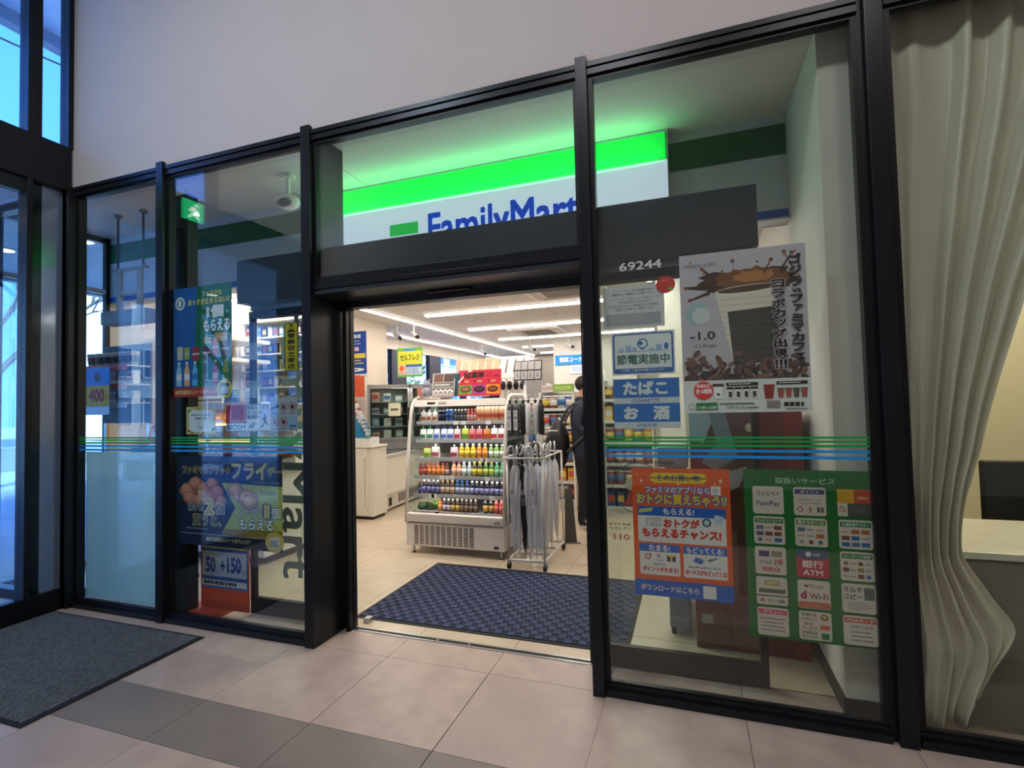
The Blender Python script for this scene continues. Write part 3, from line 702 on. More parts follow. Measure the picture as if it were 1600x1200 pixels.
def notice(p):
    p.rect(0, 0, 1, 1, 'b4b4ba')
    p.text('『ファミリーマート』および従業員名を騙った', 0.16, 0.86, 0.86, 0.92, '2e2e33', 0.01); p.text('悪質なSNS・詐欺SMS にご注意ください。', 0.16, 0.78, 0.86, 0.84, '2e2e33', 0.02)
    p.text('ファミリーマートではサインインを求めるメールや', 0.14, 0.67, 0.92, 0.73, '2e2e33', 0.0); p.text('SMSの送付は行っておりません。', 0.27, 0.59, 0.80, 0.65, '2e2e33', 0.01)
    p.text('身に覚えのないメッセージ等が送られてきた場合は', 0.10, 0.50, 0.90, 0.56, '2e2e33', 0.01); p.text('ご回答せずにごみを捨てるようお願い申し上げます。', 0.20, 0.42, 0.84, 0.48, '2e2e33', 0.01)
    p.rect(0.05, 0.06, 0.94, 0.34, '8d8d93'); p.lines(0.1, 0.12, 0.8, 0.31, 4, 'a9a9af', fill=0.3)
sheet('notice', 'grey paper notice with small black text under the number 69244', 'notice', -0.386, -0.102, 1.722, 1.922, GY, 'b4b4ba', paint=notice)
# number plate outline and digits straight on the glass
nb = empty('glass_number', (-0.349, 0.0325, 1.985), label='white outlined digits 69244 on the glass right of the entrance', cat='sign')
p = Print(0.302, 0.055); p.text('69244', 0.16, 0.12, 0.80, 0.86, 'b0b2b4', 0.012)
for a in ((0, 0, 1, 0.02), (0, 0.98, 1, 1), (0, 0, 0.004, 1), (0.996, 0, 1, 1)): p.rect(*a, '4a4c4e')
p.done(nb)
tm = MB(); TR = ink('b3291f'); tm.prism([(0.043*cos(2*pi*i/20), 0.040*sin(2*pi*i/20)) for i in range(20)], 0, 0.001, TR)
o = tm.build('tomato_sticker'); o.location = (-0.093, 0.0455, 1.912); tag(o, 'round red tomato sticker at the corner of the grey notice', 'sticker')
MB().prism([((0.018 if i % 2 else 0.007)*cos(2*pi*i/10)+0.022, (0.018 if i % 2 else 0.007)*sin(2*pi*i/10)-0.02) for i in range(10)], -0.001, -0.0005, ink('8a8a30')).build('calyx', o)
p = Print(0.06, 0.06); MB().prism([(-0.02, 0.018), (0.02, 0.018), (0.02, 0.021), (-0.02, 0.021)], -0.001, -0.0005, ink('d8706a')).build('highlight', o)

def saving(p):
    p.rect(0, 0, 1, 1, 'c9ced6', 0.04); p.rect(0.02, 0.03, 0.98, 0.97, '2d5c9c', 0.04); p.rect(0.05, 0.065, 0.95, 0.935, 'c9ced6', 0.03)
    p.oval(0.5, 0.72, 0.085, '2d5c9c'); p.oval(0.5, 0.72, 0.065, 'c9ced6'); p.oval(0.47, 0.73, 0.035, '2d5c9c'); p.rect(0.465, 0.58, 0.535, 0.63, '2d5c9c')
    for u, w_, h in ((0.12, 0.08, 0.08), (0.23, 0.09, 0.14), (0.34, 0.07, 0.10), (0.60, 0.09, 0.06), (0.71, 0.09, 0.14)):
        p.rect(u, 0.55, u+w_, 0.55+h, '7f9cc4')
        for i in range(3): p.rect(u, 0.56+h*i/3, u+w_, 0.565+h*i/3, 'c9ced6')
    p.oval(0.87, 0.64, 0.035, '2d5c9c', rv=0.08)
    p.rect(0.08, 0.54, 0.92, 0.548, '2d5c9c')
    p.text('節電実施中', 0.08, 0.24, 0.92, 0.48, '1d5a52', 0.03)
    p.rect(0.05, 0.06, 0.95, 0.15, '2d5c9c'); p.text('ご注意・ご協力をお願いいたします。', 0.16, 0.08, 0.84, 0.13, 'c9ced6', 0.02)
sheet('notice', 'white and blue notice with a light bulb drawing about saving electricity', 'notice', -0.352, -0.062, 1.497, 1.700, GY, 'c9ced6', paint=saving)

def tobacco(p):
    p.rect(0, 0, 1, 1, 'b9bec4'); p.rect(0, 0.615, 1, 1, '0b63ad'); p.rect(0, 0.13, 1, 0.50, '0b63ad')
    p.text('たばこ', 0.15, 0.67, 0.83, 0.95, 'c6ced6', 0.05); p.text('CIGARETTE', 0.28, 0.525, 0.70, 0.59, '0b4f94', 0.02)
    p.text('お', 0.15, 0.18, 0.38, 0.44, 'c6ced6', 0.06); p.text('酒', 0.60, 0.17, 0.85, 0.45, 'c6ced6', 0.05); p.text('LIQUOR', 0.36, 0.03, 0.66, 0.10, '0b4f94', 0.02)
sheet('notice', 'blue and white sticker reading cigarette and liquor in two rows', 'sticker', -0.350, -0.048, 1.243, 1.478, GY, 'b9bec4', paint=tobacco)

sf = empty('glass_notice', (-0.41, 0.0580, 0.62), label='translucent safety notice with a ringed emblem partly behind the orange poster', cat='notice')
p = Print(0.335, 0.475); p.text('セーフティステーション活動実施店', 0.06, 0.955, 0.99, 0.99, '22282a', 0.02); p.lines(0.06, 0.935, 0.95, 0.945, 1, '22282a')
p.ring(0.48, 0.72, 0.36, 0.012, '35505a'); p.oval(0.40, 0.76, 0.10, 'a39a86'); p.poly([(0.27, 0.55), (0.40, 0.72), (0.55, 0.55)], '9c3c34')
p.text('まちと地域', 0.06, 0.345, 0.36, 0.365, '22282a'); p.text('エスシグく', 0.06, 0.305, 0.36, 0.33, '22282a'); p.text('110', 0.12, 0.20, 0.34, 0.26, '9c3c34')
p.done(sf)

def orange(p):
    OR, BL, YE, WH, RE = 'c4501e', '1b55a5', 'd4aa22', 'c9c2c0', 'b8351f'
    p.rect(0, 0, 1, 1, OR); p.rect(0, 0, 1, 0.125, BL)
    p.rect(0.19, 0.885, 0.78, 0.965, YE, 0.06); p.poly([(0.45, 0.89), (0.52, 0.89), (0.485, 0.868)], YE); p.text('そのお買い物', 0.26, 0.90, 0.71, 0.95, '1f3a66', 0.03)
    for u, v, s in ((0.10, 0.90, 0.02), (0.06, 0.945, 0.01), (0.91, 0.91, 0.024), (0.85, 0.885, 0.012)): p.poly([(u-s, v), (u-s*.25, v+s*.25), (u, v+s), (u+s*.25, v+s*.25), (u+s, v), (u+s*.25, v-s*.25), (u, v-s), (u-s*.25, v-s*.25)], 'd8cf9a')
    p.text('ファミマのアプリなら', 0.14, 0.805, 0.80, 0.86, WH, 0.04, stroke=BL, sw=0.10)
    p.rect(0.81, 0.80, 0.91, 0.87, WH, 0.01); p.oval(0.86, 0.835, 0.025, '9aa8a0')
    p.text('おトクに買えちゃう!?', 0.04, 0.715, 0.97, 0.80, YE, 0.05, stroke=BL, sw=0.10)
    p.rect(0.05, 0.42, 0.95, 0.70, WH, 0.02); p.rect(0.05, 0.625, 0.95, 0.70, BL, 0.02); p.rect(0.05, 0.625, 0.95, 0.65, BL)
    p.text('もらえる!', 0.32, 0.638, 0.64, 0.69, WH, 0.04); p.poly([(0.06, 0.645), (0.20, 0.66), (0.215, 0.69), (0.07, 0.675)], 'aab060')
    p.rect(0.14, 0.545, 0.29, 0.61, '3c4858', 0.015); p.rect(0.146, 0.549, 0.284, 0.606, WH, 0.012); p.text('アプリ', 0.16, 0.58, 0.27, 0.60, '2c3440', 0.03); p.text('なら', 0.18, 0.554, 0.26, 0.575, '2c3440', 0.03)
    p.text('おトクが', 0.32, 0.54, 0.69, 0.61, RE, 0.06); p.text('もらえるチャンス!', 0.09, 0.455, 0.90, 0.53, RE, 0.06)
    p.oval(0.76, 0.59, 0.045, '1f4a66'); p.oval(0.76, 0.59, 0.028, 'a8b8c0'); p.poly([(0.83, 0.59), (0.91, 0.57), (0.93, 0.64), (0.84, 0.655)], 'aab4c4')
    for u0, u1, t in ((0.06, 0.48, 'たまる!'), (0.515, 0.95, 'もどってくる!')):
        p.rect(u0, 0.165, u1, 0.405, WH, 0.015); p.rect(u0, 0.345, u1, 0.405, BL, 0.015); p.rect(u0, 0.345, u1, 0.36, BL)
        m_ = (u0+u1)/2; hw = 0.11 if 'たま' in t else 0.185; p.text(t, m_-hw, 0.35, m_+hw, 0.40, WH, 0.04)
    p.ring(0.145, 0.305, 0.033, 0.010, '8c2a30'); p.oval(0.145, 0.305, 0.008, '8c2a30'); p.rect(0.168, 0.305, 0.178, 0.335, '8c2a30')
    p.text('R', 0.245, 0.295, 0.285, 0.33, '8c2a30', 0.0); p.text('POINT', 0.225, 0.272, 0.315, 0.284, '55505a')
    p.rect(0.345, 0.275, 0.435, 0.325, '1c2c55'); p.poly([(0.345, 0.325), (0.435, 0.325), (0.415, 0.312), (0.40, 0.312), (0.40, 0.275), (0.38, 0.275), (0.38, 0.312), (0.365, 0.312)], YE)
    p.text('お好きな', 0.20, 0.238, 0.33, 0.258, '2b3038', 0.02); p.text('ポイントがたまる!', 0.085, 0.19, 0.46, 0.23, RE, 0.05)
    p.poly([(0.61, 0.29), (0.69, 0.27), (0.73, 0.305), (0.64, 0.325)], '2a5aa0'); p.ring(0.72, 0.318, 0.025, 0.008, 'b0a848'); p.poly([(0.75, 0.31), (0.85, 0.33), (0.86, 0.322), (0.77, 0.29)], '6a7078')
    p.text('FamiPay払いなら', 0.565, 0.235, 0.885, 0.258, '2b3038', 0.02); p.text('ボーナスがもどってくる!', 0.53, 0.185, 0.945, 0.228, RE, 0.05)
    p.text('ダウンロードはこちら', 0.06, 0.04, 0.66, 0.09, WH, 0.03)
    p.rect(0.70, 0.015, 0.83, 0.11, WH, 0.008)
sheet('poster', 'orange and blue app discount poster with white text boxes', 'poster', -0.276, 0.150, 0.470, 1.058, GY, 'c4501e', paint=orange)

def services(p):
    WH = 'b9ada4'; GR = '0f5a20'
    p.rect(0, 0, 1, 1, GR); p.text('取扱いサービス', 0.24, 0.918, 0.68, 0.955, '8fae92', 0.02)
    us = (0.065, 0.375, 0.690); cw, ch = 0.235, 0.165; vs_ = [0.735, 0.555, 0.375, 0.195, 0.015]
    def card(i, j): u, v = us[i], vs_[j]; p.rect(u, v, u+cw, v+ch, WH, 0.02); return u, v
    def band(i, j, t, c):
        u, v = card(i, j); p.rect(u+0.01, v+ch*0.76, u+cw-0.01, v+ch*0.93, c); k = min(cw*.4, 0.017*len(t)); p.text(t, u+cw/2-k, v+ch*0.79, u+cw/2+k, v+ch*0.90, 'd8d4cc', 0.02); return u, v
    u, v = card(0, 0); p.text('ファミペイ', u+.03, v+.105, u+cw-.03, v+.135, '45506a', 0.03); p.text('FamiPay', u+.03, v+.04, u+cw-.03, v+.078, '34466e', 0.02)
    u, v = band(1, 0, 'ポイント', '473f68'); p.text('お好きなポイントが', u+.03, v+.085, u+cw-.03, v+.10, '504a55', 0.01); p.text('たまる! つかえる!', u+.04, v+.065, u+cw-.04, v+.08, '504a55', 0.01)
    p.ring(u+.045, v+.035, .022, .007, '8a3038'); p.text('R', u+.11, v+.02, u+.135, v+.052, '8a3038'); p.rect(u+.17, v+.02, u+.215, v+.05, '3a3c58'); p.rect(u+.187, v+.02, u+.2, v+.05, 'b09a3a')
    u, v = us[2], vs_[0]; p.rect(u, v+.08, u+cw/2, v+ch-.005, 'b98a26'); p.rect(u+cw/2, v+.08, u+cw, v+ch-.005, 'a8432f'); p.rect(u, v+.005, u+.07, v+.08, WH); p.ring(u+.035, v+.045, .024, .005, '8a3038'); p.poly([(u+.02, v+.058), (u+.024, v+.062), (u+.052, v+.032), (u+.048, v+.028)], '8a3038'); p.rect(u+.07, v+.005, u+cw, v+.08, '464440'); p.lines(u+.09, v+.02, u+cw-.02, v+.07, 4, '6d6a64', fill=.3); p.text('nanaco', u+cw*.6, v+.105, u+cw*.92, v+.12, 'd8b0a0')
    cols = ('6a3a34', '9a5a2a', '4a5a7a', '55606a', '8a8478', '7a6a3a', '5a4a6a', '2f5a8a')
    def logos(i, j, t, c, seed):
        u, v = band(i, j, t, c); rnd = random.Random(seed)
        for a in range(3):
            for b_ in range(3 if i != 2 or j != 2 else 4):
                n_ = 3 if not (i == 2 and j == 2) else 4; w_ = cw*0.72/n_
                x = u+.018+b_*(cw-.03)/n_; y = v+.014+a*.036; c_ = rnd.choice(cols)
                if rnd.random() < .4: p.lines(x, y+.004, x+w_, y+.018, 1, c_, seed=seed+a+b_)
                elif rnd.random() < .5: p.rect(x, y, x+w_, y+.024, c_, .005)
                else: p.oval(x+w_/2, y+.012, .017, c_)
    logos(0, 1, 'クレジットカード', '3c6a3c', 1); logos(1, 1, '電子マネー iD', '5c7436', 5); logos(2, 1, '交通系電子マネー', '176a44', 9); logos(2, 2, 'バーコード決済', '176a3a', 12)
    u, v = card(0, 2); p.rect(u+.03, v+.105, u+.11, v+.14, '3a3c58'); p.rect(u+.125, v+.105, u+.205, v+.14, '77715f'); p.text('マイルが', u+.03, v+.06, u+.125, v+.085, '3a3c48', .03); p.text('2倍', u+.14, v+.058, u+.21, v+.095, 'a0382c', .04); p.text('特約店', u+.05, v+.015, u+.19, v+.045, 'a0382c', .03)
    u, v = card(1, 2); p.rect(u, v, u+cw, v+ch, 'a83440', .02); p.rect(u, v+.115, u+cw, v+ch, '3c4a68', .02); p.poly([(u, v+.115), (u+cw/2, v+.10), (u+cw, v+.115)], '3c4a68'); p.oval(u+.09, v+.135, .022, 'b8b4b4'); p.text('net', u+.125, v+.125, u+.175, v+.142, 'b8b4b4', .02)
    p.text('銀行', u+.04, v+.055, u+cw-.04, v+.10, 'cdbdb6', .03); p.text('ATM', u+.045, v+.012, u+cw-.045, v+.045, 'cdbdb6', .03)
    u, v = card(0, 3); p.rect(u+.065, v+.115, u+.175, v+.145, '8a8450'); p.text('収納代', u+.08, v+.12, u+.16, v+.14, 'd0c890'); p.rect(u+.02, v+.07, u+.22, v+.095, '56603c'); p.rect(u, v+.05, u+cw, v+.057, '3a3c38'); p.oval(u+.045, v+.025, .018, '9a6a2c', rv=.010); p.text('ヤマト運輸', u+.08, v+.014, u+.215, v+.036, '33343a', .02)
    u, v = card(1, 3); p.rect(u+.003, v+.003, u+cw-.003, v+.04, 'a8563c', .018); p.lines(u+.03, v+.01, u+cw-.04, v+.03, 2, 'c8a898', fill=.2); p.text('Free', u+.095, v+.118, u+.185, v+.143, '6a3a3c', .0); p.oval(u+.065, v+.13, .018, '6a3a3c', rv=.008); p.text('d', u+.018, v+.055, u+.065, v+.103, '962c44', .06); p.text('Wi-Fi', u+.085, v+.055, u+.222, v+.09, '7a3040', .02)
    u, v = card(2, 3); p.text('マルチ', u+.01, v+.115, u+.145, v+.147, '33343a', .03); p.text('コピー', u+.01, v+.075, u+.145, v+.107, '33343a', .03); p.rect(u+.155, v+.08, u+.225, v+.145, '4c5654'); p.rect(u+.155, v+.075, u+.225, v+.08, '3a8a70'); p.lines(u+.04, v+.015, u+.21, v+.065, 4, '4a4a50', fill=.3, seed=8)
    u, v = band(0, 4, 'チケット', 'b8506c'); p.lines(u+.02, v+.02, u+.215, v+.11, 4, '5c4a48', fill=.3, seed=4)
    u, v = card(1, 4); p.text('各種料金', u+.02, v+.135, u+.13, v+.155, '5c5034', .02); p.text('お支払い', u+.02, v+.112, u+.13, v+.13, '5c5034', .02); p.oval(u+.185, v+.135, .028, '7a6428'); p.text('V', u+.172, v+.125, u+.198, v+.147, 'd0c8a0', .03)
    p.text('配送', u+.04, v+.085, u+.10, v+.102, 'a04a34', .03); p.text('サービス', u+.02, v+.06, u+.13, v+.08, '6a4034', .02); p.rect(u+.15, v+.065, u+.22, v+.09, 'b8563c'); p.text('店頭受取', u+.02, v+.033, u+.13, v+.05, '34502e', .02); p.text('サービス', u+.02, v+.01, u+.13, v+.028, '34502e', .02); p.rect(u+.16, v+.01, u+.215, v+.045, '1f6a35')
    u, v = band(2, 4, 'POSAカード', 'ac4632'); p.text('Gift Card', u+.05, v+.095, u+.20, v+.112, '46464c', .01); p.lines(u+.05, v+.015, u+.21, v+.085, 3, '46464c', fill=.3, seed=6)
sheet('poster', 'dark green board of fifteen white service cards on the right pane', 'poster', 0.207, 0.722-0.0, 0.340, 1.061, GY, '0f5a20', paint=services)

def green_drinks(p):
    p.rect(0, 0, 1, 1, '0b5a30'); p.poly([(0, 0), (0.36, 0), (0.42, 1), (0, 1)], '1c4f8c')
    YE = 'c8b43a'; WH = 'd0dcd4'
    p.oval(0.12, 0.86, 0.085, WH); p.oval(0.12, 0.86, 0.062, '2f6a7a'); p.text('1', 0.09, 0.83, 0.14, 0.89, WH, .05)
    p.text('ファミマの', 0.50, 0.90, 0.84, 0.95, YE, .03); p.text('おトクが止まらない!?', 0.26, 0.83, 0.97, 0.89, YE, .04)
    p.text('1個', 0.58, 0.70, 0.87, 0.82, WH, .06); p.text('もらえる', 0.53, 0.58, 0.97, 0.69, WH, .05); p.lines(0.55, 0.535, 0.97, 0.55, 1, WH)
    p.poly([(0.93, 0.735), (0.945, 0.75), (0.93, 0.765), (0.915, 0.75)], WH)
    def bottle(u, v, h, c, cap, lab):
        w_ = h*0.42; p.poly([(u-w_/2, v), (u+w_/2, v), (u+w_/2, v+h*.62), (u+w_*.2, v+h*.85), (u+w_*.2, v+h*.93), (u-w_*.2, v+h*.93), (u-w_*.2, v+h*.85), (u-w_/2, v+h*.62)], c)
        p.rect(u-w_*.22, v+h*.92, u+w_*.22, v+h, cap); p.rect(u-w_/2, v+h*.25, u+w_/2, v+h*.5, lab)
    for i, (u, c, cap, lab) in enumerate(((0.10, '7ab0c8', 'd8e4ea', 'dfe8ee'), (0.24, 'c89a70', 'e0d8d0', 'd0dce4'), (0.38, '4fa0d0', 'd0e0ea', '2c6aa8'), (0.56, '2a4a34', '8a9a90', '405848'), (0.73, '9a3a32', 'd8c8c8', 'c8a8a0'), (0.90, '7a8c2a', '9aa040', '3c6a2c'))): bottle(u, 0.10, 0.22, c, cap, lab)
    for u, v, w_, h, c in ((0.12, .34, .10, .12, 'a8a890'), (0.24, .34, .09, .11, '8a9a3a'), (0.40, .33, .12, .12, '8c2c38'), (0.58, .34, .13, .11, '4c1f20'), (0.73, .37, .11, .14, 'a83a2c'), (0.90, .36, .13, .12, '5c2420'), (0.60, .47, .12, .06, '9aa04a'), (0.82, .49, .22, .07, 'b88a3a')):
        p.rect(u-w_/2, v, u+w_/2, v+h, c, .01); p.rect(u-w_/2, v+h*.4, u+w_/2, v+h*.55, 'b8a8a0')
    p.rect(0, 0, 0.80, 0.085, '9c2f22'); p.text('無料引換券はレシートをチェック!', 0.03, 0.02, 0.77, 0.065, 'c8b070', .04)
    p.oval(0.88, 0.06, 0.13, 'b8aa28', rv=0.085); p.rect(0.81, 0.01, 0.96, 0.11, '2c3a44', .01); p.rect(0.82, 0.02, 0.95, 0.085, 'a8b4bc')
sheet('poster', 'green and blue drinks poster with rows of bottles on the left pane', 'poster', -3.265, -2.752, 1.468, 2.195, GY, '0b5a30', paint=green_drinks)

def police(p):
    p.rect(0, 0, 1, 1, '1a1a14'); p.rect(0.05, 0.012, 0.95, 0.988, 'a89a1c'); p.oval(0.5, 0.90, 0.15, '1a1a14'); p.oval(0.5, 0.895, 0.09, 'a89a1c'); p.poly([(0.15, 0.80), (0.30, 0.85), (0.70, 0.85), (0.85, 0.80)], '1a1a14'); p.oval(.5, .965, .2, '1a1a14', rv=.012)
    p.vtext('警察官立寄店', 0.2, 0.03, 0.8, 0.79, '1a1a14', .04)
sheet('notice', 'narrow vertical yellow sign with black characters by the left jamb', 'sign', -2.328, -2.228, 1.605, 1.898, GY, '1a1a14', paint=police)

def selfreg(p):
    p.rect(0, 0, 1, 1, 'b0a468'); p.poly([(.1, .2), (.15, .1), (.5, .06), (.85, .1), (.95, .3), (.93, .8), (.8, .88), (.5, .85), (.2, .9), (.1, .75)], 'c4ccd4')
    for u, v, c in ((.1, .85, '3c7a5a'), (.4, .93, 'a8703a'), (.8, .93, 'a88a3a'), (.2, .05, 'a8622a'), (.6, .05, '9a5a20'), (.95, .2, '2c3a30'), (.1, .12, '8a3a30')): p.oval(u, v, .06, c, rv=.04)
    p.text('当店はセルフレジ', .17, .66, .83, .74, '26303a', .03); p.text('設置店です', .30, .54, .72, .61, '26303a', .03); p.ring(.5, .33, .10, .01, '8a949c'); p.rect(.42, .22, .58, .28, '9aa4ac')
sheet('notice', 'small cream notice with a white cloud shape under the drinks poster', 'notice', -3.148, -2.893, 1.222, 1.402, GY, 'b0a468', paint=selfreg)

def secure(p):
    p.rect(0, 0, 1, 1, 'b4c0d2'); p.rect(0, 0.30, .475, .985, '94202a'); p.text('Security by', .17, .42, .33, .46, 'c89a9c'); p.text('SECOM', .02, .07, .455, .25, '1c3f88', .05)
    p.rect(0, .0, .475, .03, '5a2c40'); p.rect(.5, .0, 1, .03, '7a2c34'); p.rect(.5, .96, 1, .985, '2c2c50')
    p.text('防犯カメラで', .50, .80, .985, .94, '1c2c50', .03); p.text('セコムが', .50, .63, .82, .77, '1c2c50', .03); p.text('監視中', .50, .46, .78, .60, '1c2c50', .03)
    p.oval(.61, .22, .09, '46585c', rot=.5, rv=.10); p.poly([(.88, .55), (.92, .56), (.92, .42), (.96, .30), (1.0-.02, .24), (.94, .24), (.90, .32), (.86, .18), (.80, .12), (.79, .16), (.84, .24), (.88, .36), (.86, .44), (.83, .40), (.82, .44), (.87, .50)], '16224a'); p.oval(.895, .60, .017, '16224a'); p.poly([(.72, .26), (.75, .28), (.72, .30)], '16224a')
sheet('notice', 'red and pale blue security camera notice in the left pane', 'notice', -2.803, -2.450, 1.238, 1.409, GY, 'b4c0d2', paint=secure)
def icons(p):
    p.rect(0, 0, 1, 1, '8f9aa2')
    for j, v in enumerate((.72, .27)):
        for i in range(3):
            u = .18+i*.32
            if (i, j) == (0, 0): p.poly([(.04, .70), (.14, .72), (.30, .80), (.32, .70), (.14, .68), (.04, .62)], '20282c')
            elif (i, j) == (2, 1): p.rect(.70, .17, .96, .42, '7a98b4'); p.rect(.70, .12, .96, .18, '1f5a94')
            else: p.ring(u, v, .14, .022, '8c2a34'); p.oval(u, v, .07, '2c2428'); p.poly([(u-.09, v+.085), (u-.07, v+.1), (u+.09, v-.085), (u+.07, v-.1)], '8c2a34')
            p.lines(u-.12, v-.22, u+.12, v-.17, 1, '30383c')
sheet('notice', 'grey notice of six round prohibition symbols beside the security notice', 'notice', -2.445, -2.237, 1.240, 1.445, GY, '8f9aa2', paint=icons)

def friday(p):
    NV, GO = '141c30', 'a8964a'
    p.rect(0, 0, 1, 1, NV)
    p.poly([(0.42, 0.70), (1, 0.68), (1, .12), (0.42, .14), (.56, .44)], '98a050'); p.poly([(0.42, .14), (1, .12), (1, .22), (.45, .20)], '7c6a20')
    p.text('ファミマのブラック', 0.02, 0.79, 0.51, 0.88, NV, .02, stroke=GO, sw=.07); p.text('フライ', 0.52, 0.74, 0.86, 0.93, GO, .05); p.text('デー', .87, .79, .99, .88, NV, .02, stroke=GO, sw=.07)
    p.text('11/14(火)〜11/27(月)', .74, .70, .98, .73, '9aa0a8', .0)
    rnd = random.Random(2)
    for u, v, r in ((.08, .60, .09), (.16, .68, .08), (.25, .62, .09), (.33, .68, .07), (.38, .60, .07), (.30, .53, .08), (.10, .52, .08), (.20, .50, .07), (.42, .51, .05), (.40, .45, .05)):
        for k, c in enumerate(('8a5238', 'a86c4c', 'b88262')):
            pts = [(u-k*.006+r*(1-.22*k)*cos(2*pi*i/14)*rnd.uniform(.85, 1.12), v+k*.01+r*(1-.22*k)*1.0*sin(2*pi*i/14)*rnd.uniform(.85, 1.12)) for i in range(14)]; p.poly(pts, c)
    p.poly([(.18, .60), (.27, .61), (.28, .50), (.19, .49)], 'b89a84')
    for u, v, r in ((.56, .62, .08), (.60, .55, .07), (.68, .54, .10), (.70, .50, .08)):
        for k, c in enumerate(('8c6c58', 'a8866a', 'bc9c7c')):
            pts = [(u-k*.006+r*(1-.25*k)*cos(2*pi*i/16)*rnd.uniform(.82, 1.12), v+k*.01+r*(1-.25*k)*1.1*sin(2*pi*i/16)*rnd.uniform(.82, 1.12)) for i in range(16)]; p.poly(pts, c)
    p.text('ファスから', .79, .585, .94, .635, '28301c', .03)
    p.text('揚げ物', .08, .38, .24, .46, NV, .02, stroke='a8b0a0', sw=.06); p.text('2', .25, .345, .35, .52, GO, .05, stroke='c8c4a8', sw=.05); p.text('個', .36, .355, .45, .47, NV, .02, stroke='c8c4a8', sw=.06)
    p.text('買うと、', .13, .22, .42, .34, NV, .02, stroke='b8b070', sw=.06)
    p.text('ファミから', .60, .36, .80, .45, 'b8c0a8', .03, stroke=NV, sw=.06); p.text('1', .83, .34, .89, .49, 'a89a3a', .06, stroke=NV, sw=.05); p.text('個', .90, .34, .99, .46, 'c0c4a0', .03, stroke=NV, sw=.05)
    p.text('もらえる', .60, .21, .92, .33, 'c0c8a8', .04, stroke=NV, sw=.06)
    p.lines(.06, .175, .34, .195, 1, '8a929a'); p.rect(0, .125, .88, .13, 'a8b0b8'); p.text('無料引換券はレシートをチェック!', .27, .055, .70, .105, 'b8b078', .03)
    p.oval(.93, .10, .085, 'b09a4a', rv=.11); p.rect(.885, .04, .975, .15, 'a8b0b4'); p.lines(.89, .05, .97, .12, 3, '30343c')
sheet('poster', 'black and gold snack poster with pieces of fried chicken', 'poster', -3.200, -2.356, 0.507, 1.088, GY, '141c30', paint=friday)

# big grey letters reading down the open left door leaf
gl = empty('door_lettering', (-2.67, 0.285, 0.26), label='large grey green shop name letters running down the open left door leaf', cat='lettering')
p = Print(0.34, 1.78); p.text('FamilyMart', 0.05, 0.0, 0.98, 1.0, '7f8c82', .02, rot=-90); p.done(gl)

